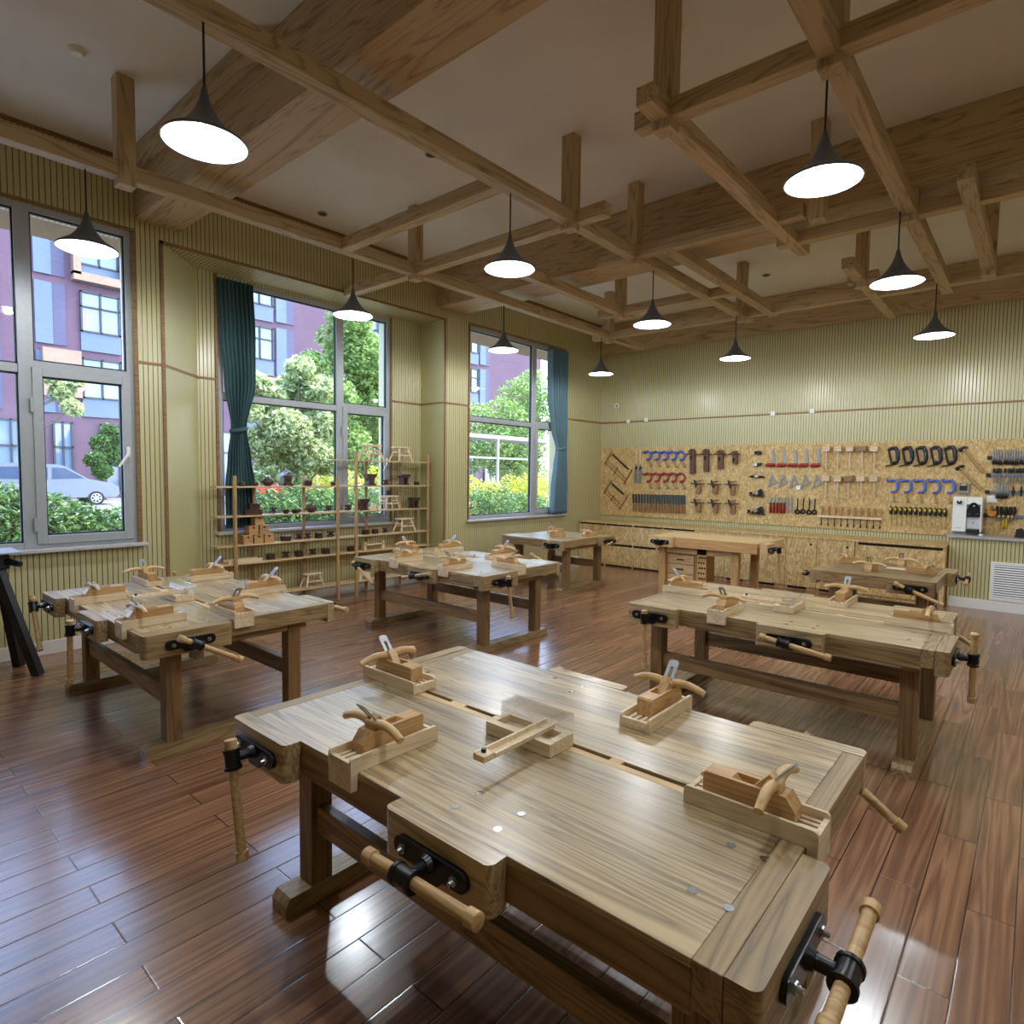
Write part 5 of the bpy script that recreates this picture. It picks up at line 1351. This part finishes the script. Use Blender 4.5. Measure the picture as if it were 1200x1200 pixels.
tree_at('pale_tree', 'pale flowering tree low in the recessed window beside the curtain', -13.5,
        [(312, 470, 24, 0), (335, 505, 28, .4), (305, 520, 24, .1), (360, 530, 24, .3), (290, 480, 18, .5), (340, 455, 18, -.2), (375, 500, 20, .2), (322, 540, 20, 0), (304, 452, 16, .2), (352, 432, 16, .2), (374, 458, 18, .3), (310, 556, 16, .2), (345, 558, 18, .1), (382, 540, 18, .2)], 15000, .085, LEAF2, (345, 600), 5, 1.8)
tree_at('leafy_tree', 'leafy tree seen in the middle of the third window', -19.0,
        [(610, 470, 20, 0), (590, 492, 20, .4), (626, 455, 16, .2), (560, 490, 16, .2), (632, 490, 18, 0), (575, 520, 20, .5), (610, 525, 22, .2), (555, 535, 16, .3), (596, 545, 18, .4), (620, 560, 16, .1)], 12000, .11, LEAF, (600, 600), 8, 3.0)
tree_at('leafy_tree', 'added pale tree standing in for leaves reflected behind the first window sash', -30.0,  # leafy clump added for a reflection, trunk tucked behind the window mullion
        [(72, 460, 14, 0), (85, 478, 13, .5), (62, 445, 10, .2), (88, 450, 10, .1)], 2600, .13, LEAF2, (47, 590), 9, 5.5)
tree_at('leafy_tree', 'dark leafy tree behind the van in the first window', -37.0,
        [(122, 520, 15, 0), (112, 538, 13, .3), (134, 535, 14, .2), (128, 505, 10, 0), (140, 512, 12, .2), (120, 552, 12, .4)], 5000, .17, LEAF3, (124, 590), 10, 3.2)
def hedge(label, X, rows, n, size, mat, seed, name='hedge'):
    p0 = opt(rows[0][0], 600, X); L = Vector((X, p0.y, GZ)); bl = []
    for px, py, r, dx in rows:
        p = opt(px, py, X+dx); rr = r
        top = p.z; h = max(.3, (top-GZ)/2)
        bl.append((p.x-L.x, p.y-L.y, h, rr, rr*.9, h))
    return plantthing(name, label, 'hedge' if name == 'hedge' else 'shrub', L, bl, n, size, mat, None, None, seed)
hedge('dark green hedge below the first window and the van', -10.6, [(-40, 562, .7, 0), (-10, 563, .6, .2), (12, 565, .6, -.2), (38, 570, .55, .1), (62, 576, .5, 0), (84, 583, .5, .1), (105, 591, .5, 0), (128, 592, .5, .2), (150, 590, .5, 0), (170, 590, .5, .1)], 9000, .06, LEAF3, 12)
hedge('green shrub row behind the shelf in the recessed window', -12.5, [(300, 574, .6, 0), (325, 570, .6, .2), (350, 566, .6, -.1), (375, 570, .6, .2), (400, 574, .6, 0), (425, 568, .6, .1), (448, 572, .6, 0)], 9000, .06, LEAF3, 13)
hedge('yellow-green bush at the foot of the big tree', -14.2, [(372, 548, .5, 0), (392, 545, .5, .1), (412, 550, .5, 0), (440, 545, .5, 0)], 5000, .06, LEAF4, 14, 'bush')
hedge('round grey-green shrub under the third window', -10.8, [(560, 572, .55, 0), (585, 570, .6, .2), (610, 575, .55, 0), (630, 580, .5, .2)], 6000, .05, LEAF3, 15, 'bush')
hedge('bright yellow-green hedge behind the round shrub in the third window', -12.6, [(552, 556, .6, 0), (575, 560, .55, .2), (600, 555, .6, 0), (622, 552, .6, .2), (642, 556, .6, 0)], 7000, .055, LEAF4, 16)
# white garden pergola seen through the third window
PERG = plain('weathered_white', srgb(168, 166, 162), .6)
pg = thing('pergola', 'white flat-roofed garden pergola seen through the third window', 'pergola', (-15.5, opt(590, 600, -15.5).y, GZ))
yb0, yb1 = opt(535, 510, -15.5).y-pg.location.y, opt(650, 510, -15.5).y-pg.location.y
zr = opt(590, 515, -15.5).z-GZ
MB().box(-1.2, 0, yb0, yb1, zr, zr+.14).build('pergola_roof', PERG, pg)
for px in (543, 584, 625): 
    y = opt(px, 560, -15.5).y-pg.location.y
    MB().box(-.09, -.01, y-.05, y+.05, 0, zr).build('pergola_post', PERG, pg)
MB().box(-.07, -.03, yb0, yb1, zr-.75, zr-.68).build('pergola_rail', PERG, pg)

# ================================================================== light
w = bpy.data.worlds.new('sky'); SC.world = w; w.use_nodes = True
n = w.node_tree.nodes; l = w.node_tree.links
sk = n.new('ShaderNodeTexSky'); sk.sky_type = 'NISHITA'; sk.sun_disc = False
sk.sun_elevation = radians(58); sk.sun_rotation = radians(20); sk.air_density = 1.0; sk.dust_density = 2.0
bg = n['Background']; bg.inputs['Strength'].default_value = SKY
l.new(sk.outputs[0], bg.inputs['Color'])
sd = bpy.data.lights.new('sun', 'SUN'); sd.energy = SUN; sd.angle = radians(1.0); sd.color = (1.0, .95, .86)
so = bpy.data.objects.new('sun', sd); COL.objects.link(so)
dirv = Vector((.04, -.62, -1.05))   # light travels this way: high sun from beyond the tool wall
so.rotation_euler = dirv.to_track_quat('-Z', 'Y').to_euler()
for a, c, x in ((W1[0], W1[1], WT-.02), (W2[0], W2[1], -7.42), (W3[0], W3[1], WT-.02)):
    pd = bpy.data.lights.new('window_portal', 'AREA'); pd.shape = 'RECTANGLE'; pd.size = c-a; pd.size_y = ZS1-ZS0
    pd.cycles.is_portal = True
    po = bpy.data.objects.new('window_portal', pd); COL.objects.link(po); po.location = (x, (a+c)/2, (ZS0+ZS1)/2)
    po.rotation_euler = (0, radians(-90), 0)     # faces into the room
SC.view_settings.view_transform = 'Standard'; SC.view_settings.look = 'None'
SC.view_settings.gamma = 1.0; SC.view_settings.use_curve_mapping = False
SC.view_settings.exposure = EXPO
SC.cycles.use_denoising = True
SC.cycles.max_bounces = 8; SC.cycles.transparent_max_bounces = 24
SC.cycles.sample_clamp_indirect = 6.0
SC.cycles.caustics_reflective = False; SC.cycles.caustics_refractive = False
